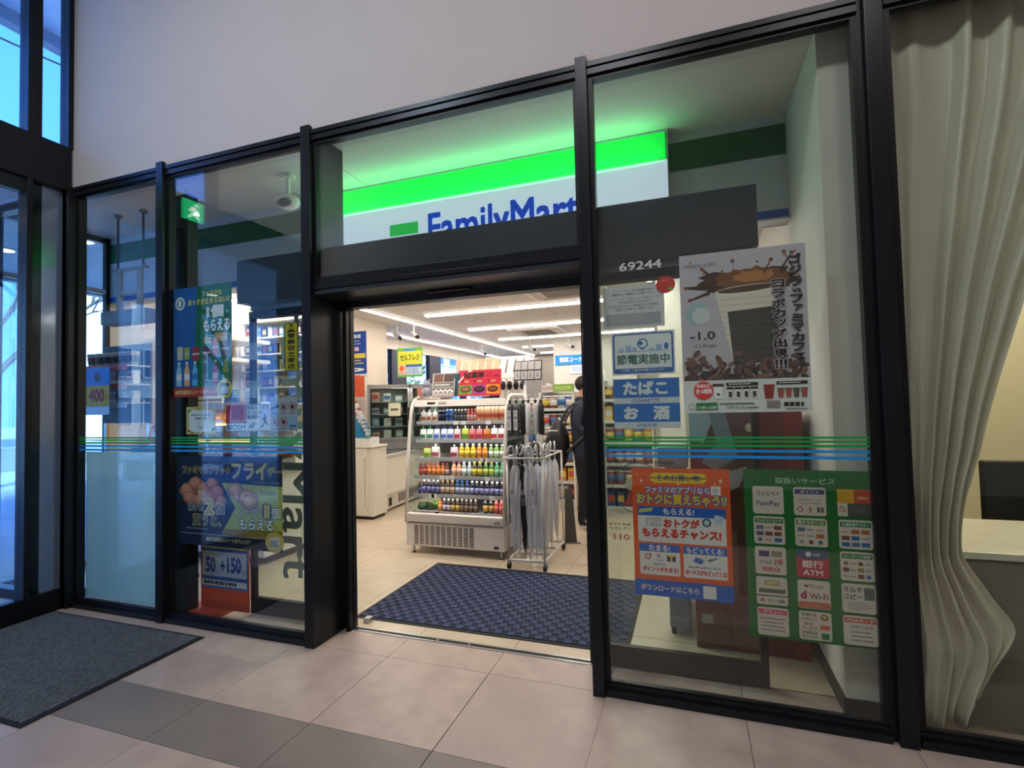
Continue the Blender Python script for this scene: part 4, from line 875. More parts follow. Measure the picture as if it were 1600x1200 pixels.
# ================================================================== PRODUCTS (one prototype of each kind, copied in loops)
PC = {}
def proto(kind, *a):
    key = (kind,)+a
    if key in PC: return PC[key]
    if kind == 'bottle':      # body colour, cap colour, label colour, h
        c, cap, lab, h = a; r = h*0.19
        body = MB().lathe([(r*.9, 0), (r, h*.03), (r, h*.60), (r*.85, h*.70), (r*.42, h*.82), (r*.42, h*.86)], mat(c, rough=0.15, noise=0, coat=.3), n=12)
        parts = [('cap', MB().lathe([(r*.55, h*.85), (r*.55, h*.985), (r*.45, h)], mat(cap, rough=.4, noise=0), n=12)),
                 ('wrap_label', MB().lathe([(r*1.02, h*.14), (r*1.02, h*.52)], mat(lab, rough=.45, noise=.12, scale=90), n=12))]
    elif kind == 'can':
        c, cap, lab, h = a; r = h*0.25
        body = MB().lathe([(r*.8, 0), (r, h*.05), (r, h*.88), (r*.85, h*.95)], mat(c, rough=0.25, metal=.5, noise=.1, scale=80), n=14)
        parts = [('lid', MB().lathe([(r*.86, h*.95), (r*.86, h)], STEEL, n=14)), ('wrap_label', MB().lathe([(r*1.01, h*.3), (r*1.01, h*.65)], mat(lab, rough=.4, noise=.1, scale=90), n=14))]
    elif kind == 'pouch':
        c, cap, lab, h = a; w_ = h*.36; vs, fs = [], []
        prof = [(0, .16, 1), (.1, .20, 1), (.45, .18, .98), (.72, .07, .92), (.80, .01, .85)]
        body = MB()
        for i, (z, t, k) in enumerate(prof): vs += [(w_*k*math.copysign(abs(cos(q))**.6, cos(q)), t*h*sin(q), z*h) for q in [2*pi*j/12 for j in range(12)]]
        for i in range(4): fs += [(i*12+j, i*12+(j+1) % 12, (i+1)*12+(j+1) % 12, (i+1)*12+j) for j in range(12)]
        fs += [tuple(reversed(range(12))), tuple(range(48, 60))]
        body.add(vs, fs, mat(c, rough=.25, noise=.25, scale=50))
        parts = [('spout_cap', MB().lathe([(h*.05, h*.79), (h*.05, h*.88), (h*.075, h*.88), (h*.075, h)], mat(cap, rough=.4, noise=0), n=10)),
                 ('label_band', MB().box(-w_*.8, w_*.8, -.205*h, -.19*h, h*.12, h*.4, mat(lab, rough=.4, noise=.3, scale=120)))]
    elif kind == 'carton':
        c, cap, lab, h = a; w_ = h*.17
        body = MB().box(-w_, w_, -w_, w_, 0, h*.97, mat(c, rough=.5, noise=.2, scale=70), bev=.001)
        parts = [('top_fold', MB().prism([(-w_, 0), (w_, 0), (0, h*.05)], -w_, w_, mat(cap, noise=0))), ('label_band', MB().box(-w_*1.02, w_*1.02, -w_*1.03, w_*1.0, h*.25, h*.5, mat(lab, noise=.3, scale=100)))]
        parts[0][1].v[:] = [(x, y, z+h*.97) for x, y, z in parts[0][1].v]
    elif kind == 'bag':       # pillow pack of snacks
        c, cap, lab, h = a; w_ = h*.38
        body = MB().grid(lambda u, v: ((u*2-1)*w_, -.13*h*sin(pi*u)**.5*sin(pi*v)**.5, v*h), 8, 8, mat(c, rough=.25, noise=.2, scale=40))
        body.grid(lambda u, v: ((1-u*2)*w_, .13*h*sin(pi*u)**.5*sin(pi*v)**.5, v*h), 8, 8, mat(c, rough=.25, noise=.2, scale=40))
        parts = [('label_band', MB().box(-w_*.7, w_*.7, -.15*h, -.12*h, h*.35, h*.7, mat(lab, noise=.35, scale=110))), ('top_seal', MB().box(-w_, w_, -.004, .004, h*.94, h, mat(cap, noise=0)))]
    elif kind == 'box':
        c, cap, lab, h, w_, d_ = a
        body = MB().box(-w_/2, w_/2, -d_/2, d_/2, 0, h, mat(c, rough=.45, noise=.12, scale=40), bev=.0012)
        parts = [('label_band', MB().box(-w_*.42, w_*.42, -d_/2-.0008, -d_/2, h*.3, h*.75, mat(lab, noise=.35, scale=90)))]
    elif kind == 'cup':
        c, cap, lab, h = a; r = h*.38
        body = MB().lathe([(r*.75, 0), (r, h*.9)], mat(c, rough=.35, noise=.1, scale=60), n=14)
        parts = [('lid', MB().lathe([(r*1.06, h*.9), (r*1.06, h*.96), (r*.9, h)], mat(cap, noise=0), n=14)), ('wrap_label', MB().lathe([(r*.84, h*.25), (r*.96, h*.7)], mat(lab, noise=.3, scale=90), n=14))]
    bm_ = body.mesh(kind, smooth=kind in ('bottle', 'can', 'pouch', 'cup', 'bag'))
    PC[key] = (bm_, [(n_, p_.mesh(n_, smooth=kind in ('bottle', 'can', 'cup'))) for n_, p_ in parts]); return PC[key]
NAMES = {'bottle': 'drink_bottle', 'can': 'drink_can', 'pouch': 'jelly_pouch', 'carton': 'drink_carton', 'bag': 'snack_bag', 'box': 'product_box', 'cup': 'noodle_cup'}
CATS = {'bottle': 'bottle', 'can': 'can', 'pouch': 'pouch', 'carton': 'carton', 'bag': 'snack', 'box': 'box', 'cup': 'cup'}
def product(kind, args, loc, label, group, rz=0, name=None, cat=None):
    me, parts = proto(kind, *args)
    o = inst(me, name or NAMES[kind], None, loc, rz); tag(o, label, cat or CATS[kind], group)
    for n_, pm in parts: inst(pm, n_, o)
    return o

# ================================================================== OPEN DRINKS FRIDGE
FRW = mat('ded6cc', rough=.35, noise=.02)
fx0, fx1, fy0, fy1 = -2.555, -1.576, 1.79, 2.52
fr = empty('open_fridge', (fx0, fy0, 0), label='white open front fridge full of small drinks by the entrance mat', cat='fridge')
W, D = fx1-fx0, fy1-fy0
MB().box(0, W, 0.0, D, 0.075, 0.285, FRW, bev=.006).build('base_cabinet', fr)
MB().box(0.005, W-0.005, -0.008, 0.05, 0.295, 0.372, FRW, bev=.008).build('front_bumper', fr)
MB().box(0.01, W-0.01, 0.01, D, 0.28, 0.325, mat('8d8a86', rough=.5)).build('well_floor', fr)
vg = MB(); VD = mat('1a1512', rough=.8, noise=0)
for c in range(11):
    for r in range(13):
        x = 0.085+c*0.056; z = 0.095+r*0.0135; vg.box(x, x+0.042, -0.0012, 0.001, z, z+0.0062, VD)
vg.build('vent_slots', fr)['kind'] = 'stuff'
MB().box(W-.10, W-.055, -.0012, 0, .095, .12, mat('2f3a44', noise=0)).build('badge', fr)
MB().box(W-.09, W-.03, -.0095, -.008, .315, .335, mat('8f969a', noise=0)).build('badge', fr)
for (a, b_) in ((.05, .05), (W-.05, .05), (.05, D-.05), (W-.05, D-.05)): MB().cyl((a, b_, 0), (a, b_, .08), .012, STEEL, n=8).lathe([(.02, 0), (.02, .008)], BLACK, n=8, c=(a, b_, 0)).build('leg', fr)
MB().box(0.01, W-0.01, D-.03, D, .28, 1.41, mat('8c8d8e', rough=.4)).box(0.015, W-.015, D-.07, D-.03, .33, 1.36, mat('6b6660', rough=.5, noise=.15, scale=50)).build('back_panel', fr)
MB().prism([(.15, 1.36), (.17, 1.425), (D, 1.425), (D, 1.36)], 0.02, W-.02, FRW, axis='x').box(.0, .0, 0, 0, 0, 0, FRW).build('top_canopy', fr)
MB().box(.16, .24, .152, .16, 1.385, 1.40, BLACK).box(.28, .36, .152, .16, 1.38, 1.405, mat('b9b6b2')).build('control_display', fr)
for s_, xx in enumerate((0.0, W)):
    pts = [(xx, .0, .29), (xx, .045, .8), (xx, .095, 1.15), (xx, .125, 1.30), (xx, .155, 1.38), (xx, .205, 1.43), (xx, .27, 1.45), (xx, D-.02, 1.45), (xx, D-.01, 1.40), (xx, D-.01, .29)]
    MB().tube(pts, .0165, FRW, n=8).build('side_frame', fr, smooth=True)
    xa, xb = (xx+.004, xx+.009) if s_ == 0 else (xx-.009, xx-.004)
    MB().prism([(.01, .29), (.105, 1.22), (.15, 1.36), (.21, 1.42), (D-.03, 1.42), (D-.03, .29)], xa, xb, GLASS_S, axis='x').build('side_glass', fr)
SHZ = [1.213, 1.040, 0.868, 0.700, 0.530, 0.372]
for i, z in enumerate(SHZ):
    sy_ = .195-.02*i
    sh = MB().box(.02, W-.02, sy_, D-.07, z-.012, z, mat('b4b2ae', rough=.35, metal=.3)).build('shelf', fr)
    MB().box(.02, W-.02, sy_-.007, sy_, z-.026, z+.006, mat('a9abad', rough=.35)).build('price_rail', sh)
    for q in range((3, 0, 2, 4, 3, 2)[i]):
        xq = random.uniform(.08, W-.14); MB().box(xq, xq+.05, sy_-.012, sy_-.007, z-.03, z+.004, mat('e4e2dc')).build('price_tag', sh)
MB().box(.04, W*.6, .02, .10, .326, .332, mat('b8532c')).build('orange_liner', fr)
for i, z in enumerate([1.352]+[q-.03 for q in SHZ[:5]]):
    light('fridge_fill_light', 'AREA', (-2.06, fy0+.205-.02*i, z), .5, (1, .96, .90), size=.88, size_y=.015, rot=(radians(35), 0, 0))  # fill lights added to brighten the drinks on the shelves
    if i: MB().box(.04, W-.04, .212-.02*i, .222-.02*i, z-.004+.018, z+.016, mat('fff6e8', noise=0, emit=1.5)).build('glow_strip', fr)  # glowing strips added under the shelves to go with the fill

rowdef = [
 (0, [('pouch', ('d8d4cc', 'e8e4dc', 'c46a30', .115), 3, 'white and orange jelly pouches'), ('can', ('20263c', 'c8c8c8', '2a3450', .105), 2, 'dark navy cans'), ('can', ('3f6ea8', 'd8dce0', '2c4a80', .115), 2, 'blue cans'), ('bottle', ('2b2528', 'c8c4c0', '5c5a60', .115), 4, 'small dark bottles'), ('bottle', ('b84a40', 'c86058', 'd8a8a0', .115), 3, 'small red bottles'), ('carton', ('c89a78', 'd8c8b4', 'c8583a', .135), 8, 'orange striped cartons')]),
 (1, [('pouch', ('c8d4cc', '2a9a50', '3c7a5a', .125), 2, 'white jelly pouches with green caps'), ('pouch', ('b8c4d8', '2c4aa8', '4a6aa8', .125), 3, 'white jelly pouches with blue caps'), ('pouch', ('c8b8bc', 'd8d4d0', 'b83a50', .125), 1, 'pink and white jelly pouch'), ('pouch', ('a8b84a', 'e0e0dc', '5c8a3c', .13), 1, 'green jelly pouch'), ('pouch', ('c86a70', 'd8d4d0', 'a83a48', .125), 2, 'red jelly pouches'), ('pouch', ('c8703a', 'e0dcd8', 'a84a2c', .125), 1, 'orange jelly pouch'), ('pouch', ('d8d0cc', 'e0dcd8', 'b82f34', .13), 2, 'white and red jelly pouches')]),
 (2, [(None, 0.04), ('pouch', ('a8b860', 'c83a50', '6a8a3c', .11), 1, 'lime green jelly pouch'), ('pouch', ('c8c0b4', 'd8d8d4', 'a84a60', .13), 1, 'white patterned jelly pouch'), (None, 0.10), ('pouch', ('c8a8b0', 'd8d4d0', '8a3a50', .125), 1, 'pink jelly pouch alone on its shelf'), ('bottle', ('c8a820', 'c8c8c4', 'd8b840', .135), 3, 'yellow drink bottles'), ('bottle', ('d07a20', 'c8c8c4', 'd88a3c', .135), 2, 'orange drink bottles'), ('bottle', ('7a9a50', 'c8ccc8', 'd0d8c8', .13), 3, 'pale green drink bottles')]),
 (3, [('bottle', ('6a2420', '5c1a20', 'a84a3c', .115), 2, 'dark red bottles'), ('bottle', ('a85a24', '8c2a24', 'c87a3c', .12), 4, 'amber bottles with red caps'), ('bottle', ('5c3430', '7a2a34', 'a8908c', .115), 1, 'brown bottle with a grey label'), (None, 0.02), ('bottle', ('b8805c', '8c3450', 'c8a090', .135), 2, 'peach bottles with maroon caps'), ('bottle', ('8a9a98', 'b8c8d0', 'c0ccc4', .135), 2, 'clear bottles with pale labels'), ('bottle', ('4a4a20', 'b8a83c', 'c8b838', .14), 2, 'yellow labelled bottles'), ('bottle', ('3c6a2c', 'b8a83c', 'a8b850', .14), 2, 'green bottles with yellow caps'), ('bottle', ('4a8a5c', '5c9a70', '7aa88a', .135), 2, 'green bottles with green caps')]),
 (4, [('bottle', ('2a2028', '5c3c34', '4a4a90', .11), 1, 'brown capped purple labelled bottle'), ('bottle', ('2a2028', 'b8b4c0', '6a6aa0', .13), 4, 'purple labelled bottles with white caps'), ('bottle', ('4a3424', 'a88a5c', 'b8a08c', .13), 3, 'brown bottles with beige labels'), ('bottle', ('203a60', '2858a0', 'a0a8b8', .13), 3, 'bottles with blue caps'), ('bottle', ('1c1c28', 'c4c4cc', '8a8ab8', .13), 7, 'dark bottles with white caps and violet labels')]),
 (5, [(None, .22), ('bottle', ('c07830', 'a85a2c', 'c88a4c', .12), 1, 'round orange bottle'), ('bottle', ('3c2c28', 'c8c4c4', 'b0a0b0', .12), 2, 'brown bottles with lilac labels'), ('bottle', ('3c2a18', 'b8a898', 'a88a3c', .12), 2, 'brown bottles with gold labels'), ('bottle', ('32221c', 'a89a90', '6a5444', .12), 4, 'plain dark brown bottles'), (None, .05), ('bottle', ('1c1a18', '3a3a40', 'b88a3c', .14), 2, 'black and yellow bottles'), ('bottle', ('a83c34', 'c8a8a0', 'b85a50', .14), 2, 'red labelled tall bottles')]),
]
ORDN = ['first', 'second', 'third', 'fourth', 'fifth', 'sixth', 'seventh', 'eighth', 'ninth', 'tenth', 'eleventh', 'twelfth', 'thirteenth', 'fourteenth', 'fifteenth', 'sixteenth', 'seventeenth', 'eighteenth', 'nineteenth', 'twentieth', 'twenty-first', 'twenty-second']
def sing(t):
    for a, b in (('pouches', 'pouch'), ('bottles', 'bottle'), ('cans', 'can'), ('cartons', 'carton'), ('caps', 'cap'), ('labels', 'label')): t = t.replace(a, b)
    return t
LV = ('top', 'second', 'third', 'fourth', 'fifth', 'lowest')
for lv, items in rowdef:
    tot = sum(it[1] if it[0] is None else 0 for it in items); nb_ = sum(0 if it[0] is None else it[2] for it in items)
    def wd(it): return {'pouch': .75, 'can': .52, 'bottle': .42, 'carton': .37}[it[0]]*it[1][3]
    need = sum(wd(it)*it[2] for it in items if it[0]); avail = W-.085-tot; SCL = min(1.0, avail/need); gap = max(0.0, (avail-need)/nb_)
    x = fx0+.04; pos = 0
    for it in items:
        if it[0] is None: x += it[1]; continue
        kind, args, n_, desc = it; w_ = wd(it)*SCL+gap
        for q in range(n_):
            lab = sing(desc); pos += 1
            po = product(kind, args, (x+w_/2, fy0+.245-.02*lv+random.uniform(-.006, .006), SHZ[lv]+.0005), '%s %s from the left on %s fridge shelf' % (lab, ORDN[pos-1], LV[lv]), '%s on the %s fridge shelf' % (desc, LV[lv]), rz=random.uniform(-.1, .1)); po.scale = (SCL*.98, SCL*.98, 1)
            x += w_
# bagged salads at the left of the lowest shelf
SAL = mat('2f4a2c', rough=.5, noise=.5, scale=50); SAL2 = mat('6a9a3c', rough=.5, noise=.4, scale=50)
for i in range(4):
    o = MB().ball((0, 0, .035), .04, SAL if i < 3 else SAL2, sx=1.0, sy=.9, sz=.85, sub=2, jit=.25).build('salad_pack')
    o.location = (fx0+.07+i*.05, fy0+.17+(i % 2)*.03, SHZ[5]+.002+(.02 if i == 3 else 0)); tag(o, ['dark leafy pack at the far left of the lowest fridge shelf', 'second dark leafy pack on the lowest fridge shelf', 'third dark leafy pack on the lowest fridge shelf', 'bright green leafy pack resting on the dark ones in the fridge'][i], 'salad', 'leafy packs on the lowest fridge shelf')

# display boards on the fridge
def redboard(p):
    p.rect(0, 0, 1, 1, 'a82038'); p.poly([(0, .48), (.0, .60), (.33, 1), (.27, 1)], 'd0c8c4'); p.poly([(0, .60), (0, 1), (.27, 1)], 'a8602c') if False else None
    p.text('超濃厚', .12, .68, .62, .93, '30100c', .05); p.text('限定', .85, .70, .97, .80, '30100c', .03); p.lines(.64, .72, .83, .90, 2, '7a1828', fill=.5)
    for u in (.20, .50, .82): p.oval(u, .56, .07, 'a87a50', rv=.045); p.oval(u-.09, .57, .03, '5c1420', rv=.04)
    p.rect(.02, .07, .34, .42, '4a8a3c'); p.rect(.35, .07, .66, .42, '8a3a70'); p.rect(.67, .07, .98, .42, 'c87a20')
    for u, c in ((.18, '5c2c1c'), (.505, '2c1418'), (.82, '4a2418')): p.oval(u, .25, .13, c, rv=.13); p.oval(u, .27, .09, {'5c2c1c': '8a5a44', '2c1418': '4a2a30', '4a2418': '6a3a28'}[c], rv=.07)
o = sheet('display_board', 'red slanted board with chocolate cakes on top of the fridge', 'board', -2.10, -1.665, 1.452, 1.700, 2.01, 'a82038', th=.006, rz=.0, tilt=radians(-8), paint=redboard)
MB().box(.1, .3, .006, .06, 0, .005, WHITE).build('foot', o)
def greyboard(p):
    p.rect(0, 0, 1, 1, '8f8a84'); p.rect(.08, .62, .48, .95, '6a4a40'); p.rect(.52, .62, .95, .95, '4c3a34'); p.rect(.08, .42, .95, .58, '5a5650'); p.lines(.12, .44, .9, .56, 1, 'c0bab0')
    p.rect(.02, 0, .98, .38, '6a6662'); 
    for i in range(9): p.oval(.1+.1*i, .22+.05*(i % 2), .05, 'c4c0bc'); p.rect(.06+.1*i, .03, .12+.1*i, .16, 'b8a8a4')
o = sheet('display_board', 'grey printed board leaning at the left on top of the fridge', 'board', -2.38, -2.135, 1.452, 1.685, 2.0, '8f8a84', th=.006, tilt=radians(-10), paint=greyboard)
MB().box(.05, .2, .006, .06, 0, .005, WHITE).build('foot', o)
o = MB().box(-.03, .03, 0, .16, 0, .22, mat('2f5a60', rough=.5)).build('display_box'); o.location = (-2.115, 2.03, 1.452); tag(o, 'narrow teal box between the grey and red boards on the fridge', 'box')
PL = mat('9a9aa8', rough=.8, noise=.3, scale=40)
pl = MB().ball((0, 0, .05), .05, PL, sz=1.1).build('plush_figure', smooth=True); pl.location = (-2.44, 2.03, 1.452); tag(pl, 'small grey plush figure at the left edge of the fridge top', 'plush toy')
MB().ball((0, -.005, .125), .038, PL).build('head', pl, smooth=True); MB().ball((-.04, -.02, .05), .016, PL, sz=1.8).ball((.04, -.02, .05), .016, PL, sz=1.8).build('arms', pl, smooth=True); MB().ball((-.022, 0, .165), .012, PL).ball((.022, 0, .165), .012, PL).build('ears', pl, smooth=True)
product('box', ('a8806a', 'c8b8a8', 'c86a50', .10, .09, .06), (-2.53, 2.1, 1.452), 'small brown box at the far left of the fridge top', None)

# ================================================================== UMBRELLA STAND
RK = mat('d4d2ce', rough=.35, metal=.1, noise=.02)
ux0, ux1, uy0, uy1 = -1.475, -1.165, 1.62, 2.26
us = empty('umbrella_stand', (ux0, uy0, 0), label='white wheeled umbrella rack standing right of the open fridge', cat='rack')
W, D = ux1-ux0, uy1-uy0
base = MB()
for (a, b_) in (((0, 0), (W, 0)), ((W, 0), (W, D)), ((W, D), (0, D)), ((0, D), (0, 0)), ((W/2, 0), (W/2, D)), ((0, D*.33), (W, D*.33)), ((0, D*.66), (W, D*.66))): base.tube([(a[0], a[1], .075), (b_[0], b_[1], .075)], .011, RK)
base.build('base_frame', us, smooth=True)
top = MB()
for (a, b_) in (((-.03, -.01), (W+.0, -.01)), ((W, -.01), (W, D)), ((W, D), (-.03, D)), ((-.03, D), (-.03, -.01)), ((-.03, D*.5), (W, D*.5))): top.tube([(a[0], a[1], .915), (b_[0], b_[1], .915)], .008, RK)
top.build('top_ring', us, smooth=True)
for (a, b_) in ((0, 0), (W, 0), (0, D), (W, D)):
    MB().tube([(a, b_, .07), (a, b_, .915)], .009, RK).build('upright', us, smooth=True)
    c = MB().cyl((a-.012, b_, .028), (a+.012, b_, .028), .028, BLACK, n=14).build('caster', us, smooth=False)
    MB().box(a-.008, a+.008, b_-.01, b_+.01, .045, .075, STEEL).build('caster_fork', c)
MB().tube([(.06, D*.55, .07), (.06, D*.55, 1.60)], .014, RK).tube([(.17, D*.55, .07), (.17, D*.55, 1.42)], .011, RK).build('centre_post', us, smooth=True)
hb_ = MB()
for z, yy in ((1.40, -.02), (1.12, .0)):
    hb_.tube([(-.05, D*.55+yy, z), (W+.05, D*.55+yy, z)], .007, RK)
for q in range(6): hb_.tube([(.0+q*.055, D*.55, 1.40), (.0+q*.055, D*.25, 1.42), (.0+q*.055, D*.22, 1.44)], .004, RK)
hb_.build('hanging_bar', us, smooth=True)
bd = MB().prism([(-.02, 1.575), (.02, 1.755), (.028, 1.755), (-.01, 1.575)], .0, .26, BLACK, axis='x')
bd.v[:] = [(x-.03, y+D*.55-.02, z) for x, y, z in bd.v]; b_ = bd.build('price_board', us)
pp = MB(); LG = mat('b4b0ae', noise=.1, scale=60)
for r in range(2):
    for q in range(4):
        zz = 1.585+r*.087; yo = -.022+(zz-1.575)*.222; pp.add([(-.024+q*.063, D*.55-.02+yo-.001, zz), (.033+q*.063, D*.55-.02+yo-.001, zz), (.033+q*.063, D*.55-.02+yo+.016, zz+.075), (-.024+q*.063, D*.55-.02+yo+.016, zz+.075)], [(0, 1, 2, 3)], LG)
        if r == 0: pp.box(q*.063+.002, q*.063+.008, D*.55-.02+yo-.003, D*.55-.02+yo-.001, zz+.02, zz+.06, mat('4a4644'))
pp.build('price_cards', b_)
def umbrella(x, y, kind, lab, lean=(0, 0), L=.93, num=None):
    o = empty('umbrella', (x, y, .09), label=lab, cat='umbrella', group='%s umbrellas standing in the white rack' % kind)
    fab = mat('eef0f4', rough=.25, noise=.06, scale=30, alpha=.85) if kind == 'clear' else (mat('e4e6ea', rough=.3, noise=.05, scale=30) if kind == 'white' else mat('23252b', rough=.45, noise=.15, scale=30))
    hd = {'clear': mat('c8ccd2', rough=.2, noise=0), 'white': mat('d8dade', rough=.2, noise=0), 'black': mat('1c1c20', rough=.25, noise=0)}[kind]
    n = 12; prof = [(.004, .05), (.018, .10), (.028, .35), (.037, .60), (.033, .70), (.013, .76)]; vs, fs = [], []
    for r, z in prof: vs += [(r*(1 if k % 2 else .55)*cos(2*pi*k/n+z*2), r*(1 if k % 2 else .55)*sin(2*pi*k/n+z*2), z) for k in range(n)]
    for i in range(len(prof)-1): fs += [(i*n+k, i*n+(k+1) % n, (i+1)*n+(k+1) % n, (i+1)*n+k) for k in range(n)]
    MB().add(vs, fs, fab).build('canopy', o)
    MB().cyl((0, 0, 0), (0, 0, .80), .0045, STEEL, n=6).build('shaft', o)
    a = random.uniform(-.5, .5) + pi*1.5; hx, hy = cos(a)*.032, sin(a)*.032
    MB().tube([(0, 0, .77), (0, 0, L-.04)]+[(hx*(1-cos(t)), hy*(1-cos(t)), L-.04+.034*sin(t)) for t in (.5, 1.0, 1.57, 2.1, 2.7, 3.14)]+[(2*hx, 2*hy, L-.065)], .0075, hd, n=8).build('handle', o, smooth=True)
    if num:
        q = Print(.036, .16); q.rect(0, 0, 1, 1, '3a3a3e' if kind == 'black' else 'b8bac0'); q.text(num, .12, .62, .88, .9, 'c8c8cc' if kind == 'black' else '2a2a2e', .03); q.lines(.1, .1, .9, .5, 4, '8a8a90')
        t = q.done(o); t.location = (-.018, -.026, .42); t.name = 'size_tag'
    o.rotation_euler = (lean[0], lean[1], random.uniform(-.3, .3))
k = 0
US = []
kinds = ['clear', 'clear', 'black', 'clear', 'white', 'clear', 'black', 'clear', 'clear', 'clear', 'white', 'black', 'clear', 'black', 'black', 'clear', 'white', 'clear', 'clear', 'clear', 'clear', 'clear']
tags = {0: '50', 2: '60', 4: '70', 6: '70', 8: '65'}
for i in range(22):
    row, col = (0, i) if i < 6 else ((1, i-6) if i < 11 else ((2, i-11) if i < 17 else (3, i-17)))
    n_ = (6, 5, 6, 5)[row]; dx = .035+col*(.245/(n_-1)); dy = (.035, .17, .33, .52)[row]
    US.append((dx, dy, kinds[i], tags.get(i), row, col))
ORD = ('leftmost', 'second', 'third', 'fourth', 'fifth', 'rightmost')
for dx, dy, kd, num, row, col in US:
    pos = 'leftmost' if col == 0 else ORD[col]
    umbrella(ux0+dx, uy0+dy, kd, '%s hook handled umbrella%s, %s in the %s row of the rack' % (kd, ' tagged %s' % num if num else '', pos, ('front', 'second', 'third', 'back')[row]), lean=((.0, .0, .0, .0)[row]+random.uniform(-.015, .02), random.uniform(-.02, .02)), num=num)
# folding umbrellas hanging from the rack
for q, (dx, dy, kd) in enumerate(((-.02, .16, 'grey'), (.035, .17, 'grey'), (.09, .20, 'black'), (.15, .16, 'white'), (.20, .20, 'white'), (.26, .17, 'black'))):
    c = {'grey': '4a4a4c', 'black': '1c1c1e', 'white': 'c8c8c8'}[kd]
    o = empty('folding_umbrella', (ux0+dx, uy0+dy, 1.10), label=['grey folding umbrella hanging leftmost on the rack bar', 'grey folding umbrella with size 60 label on the rack bar', 'black folding umbrella hanging behind the grey ones', 'white folding umbrella in the middle of the rack bar', 'white folding umbrella beside the middle one on the bar', 'black folding umbrella hanging rightmost on the bar'][q], cat='umbrella', group='folding umbrellas hanging on the rack')
    MB().lathe([(.018, 0), (.028, .02), (.027, .24), (.016, .27)], mat(c, rough=.5, noise=.12, scale=40), n=10).build('sleeve', o, smooth=True)
    MB().lathe([(.012, .27), (.010, .30)], BLACK, n=8).build('knob', o)
    MB().tube([(0, 0, .29), (.008, 0, .32), (0, .01, .335)], .002, BLACK, n=5).build('hang_loop', o)
    if q < 2:
        p = Print(.036, .17); p.rect(0, 0, 1, 1, '9a9a9c'); p.text('60' if q == 1 else '55', .15, .55, .85, .72, '1c1c1e', .03); p.lines(.2, .1, .8, .45, 3, '3a3a3c'); p.lines(.2, .78, .8, .95, 2, '3a3a3c'); t = p.done(o); t.location = (-.018, -.0275, .04); t.name = 'paper_label'

# ================================================================== LEFT SIDE: CABINET, FREEZER, GLASS DOOR CABINET
cb = empty('cabinet', (-4.10, 2.87, 0), label='white cabinet with a single door under the blue card display', cat='cabinet'); CW = mat('d6d0c2', rough=.4, noise=.02)
MB().box(0, .43, .01, .31, .04, .87, CW).box(.02, .41, .03, .29, 0, .04, BLACK).build('body', cb)
MB().box(-.01, .45, -.01, .315, .87, .895, CW, bev=.005).build('worktop', cb)
dr = MB().box(.01, .36, -.005, .01, .05, .86, CW, bev=.003).build('door', cb); MB().box(.327, .333, -.006, -.004, .15, .75, mat('6a665e')).build('edge_seam', dr); MB().cyl((.03, -.02, .42), (.07, -.02, .42), .006, STEEL, n=8).build('handle', dr)
bd = empty('card_display', (-4.06, 2.90, .897), label='blue cardboard display of small bagged sweets on the white cabinet', cat='display'); BLU = mat('1f7aa8', rough=.5, noise=.05)
MB().box(0, .33, 0, .22, 0, .09, mat('d8d8d4')).build('tray', bd)
MB().prism([(0, .09), (.33, .09), (.12, .50), (0, .60)], 0, .012, BLU).build('blue_side', bd)
MB().prism([(0, .60), (.20, .60), (.20, .86), (0, .88)], .10, .11, mat('c05030')).build('header_card', bd)
rnd = random.Random(5)
for i in range(9):
    t = i/8; product('bag', (rnd.choice(('c8d0d8', 'a8402c', '3c6aa0', 'd8d0c0', '5c9a90')), 'd8d8d8', 'b8b8c0', .10), (-4.06+.33-.20*t, 2.885, .99+.37*t), 'small %s bag of sweets on the blue card display' % ('lowest', 'second', 'third', 'fourth', 'fifth', 'sixth', 'seventh', 'eighth', 'topmost')[i], 'sweets bags on the blue card display', rz=.2)
# chest freezer
cf = empty('chest_freezer', (-3.74, 3.20, 0), rz=radians(4), label='white chest freezer with sliding glass top behind the open fridge', cat='freezer')
MB().box(-.60, 0, .03, 1.9, .22, .70, CW, bev=.01).build('body', cf)
MB().box(-.72, -.02, .02, 1.88, .03, .22, mat('c4beb0', rough=.5)).build('plinth', cf)
vs_ = MB()
for i in range(12): vs_.box(-.021, -.018, .45+i*.055, .48+i*.055, .07, .19, BLACK)
vs_.box(-.021, -.018, .18, .26, .06, .17, BLACK); vs_.build('vent_slots', cf)['kind'] = 'stuff'
MB().box(-.61, .015, .02, 1.91, .70, .738, mat('c8c6c2', rough=.3, metal=.3), bev=.006).build('top_rim', cf)
MB().box(-.57, -.05, .06, .95, .738, .741, mat('3c4448', rough=.08, noise=.05)).build('sliding_lid', cf); MB().box(-.56, -.06, .90, 1.85, .7412, .744, mat('343c40', rough=.08, noise=.05)).build('sliding_lid', cf)
MB().cyl((.002, .25, .64), (.012, .25, .64), .02, WHITE, n=14).build('lock', cf)
o = MB().box(0, .12, 0, .003, 0, .14, mat('7ab0d8')).build('paper_sign'); o.location = (-3.90, 4.55, .745); o.rotation_euler = (radians(-15), 0, 0); tag(o, 'small pale blue paper sign standing on the chest freezer', 'sign')
# glass door cabinet above
gc = empty('glass_door_cabinet', (-4.42, 3.86, .865), rz=radians(0), label='grey framed two door glass freezer cabinet against the register wall', cat='freezer')
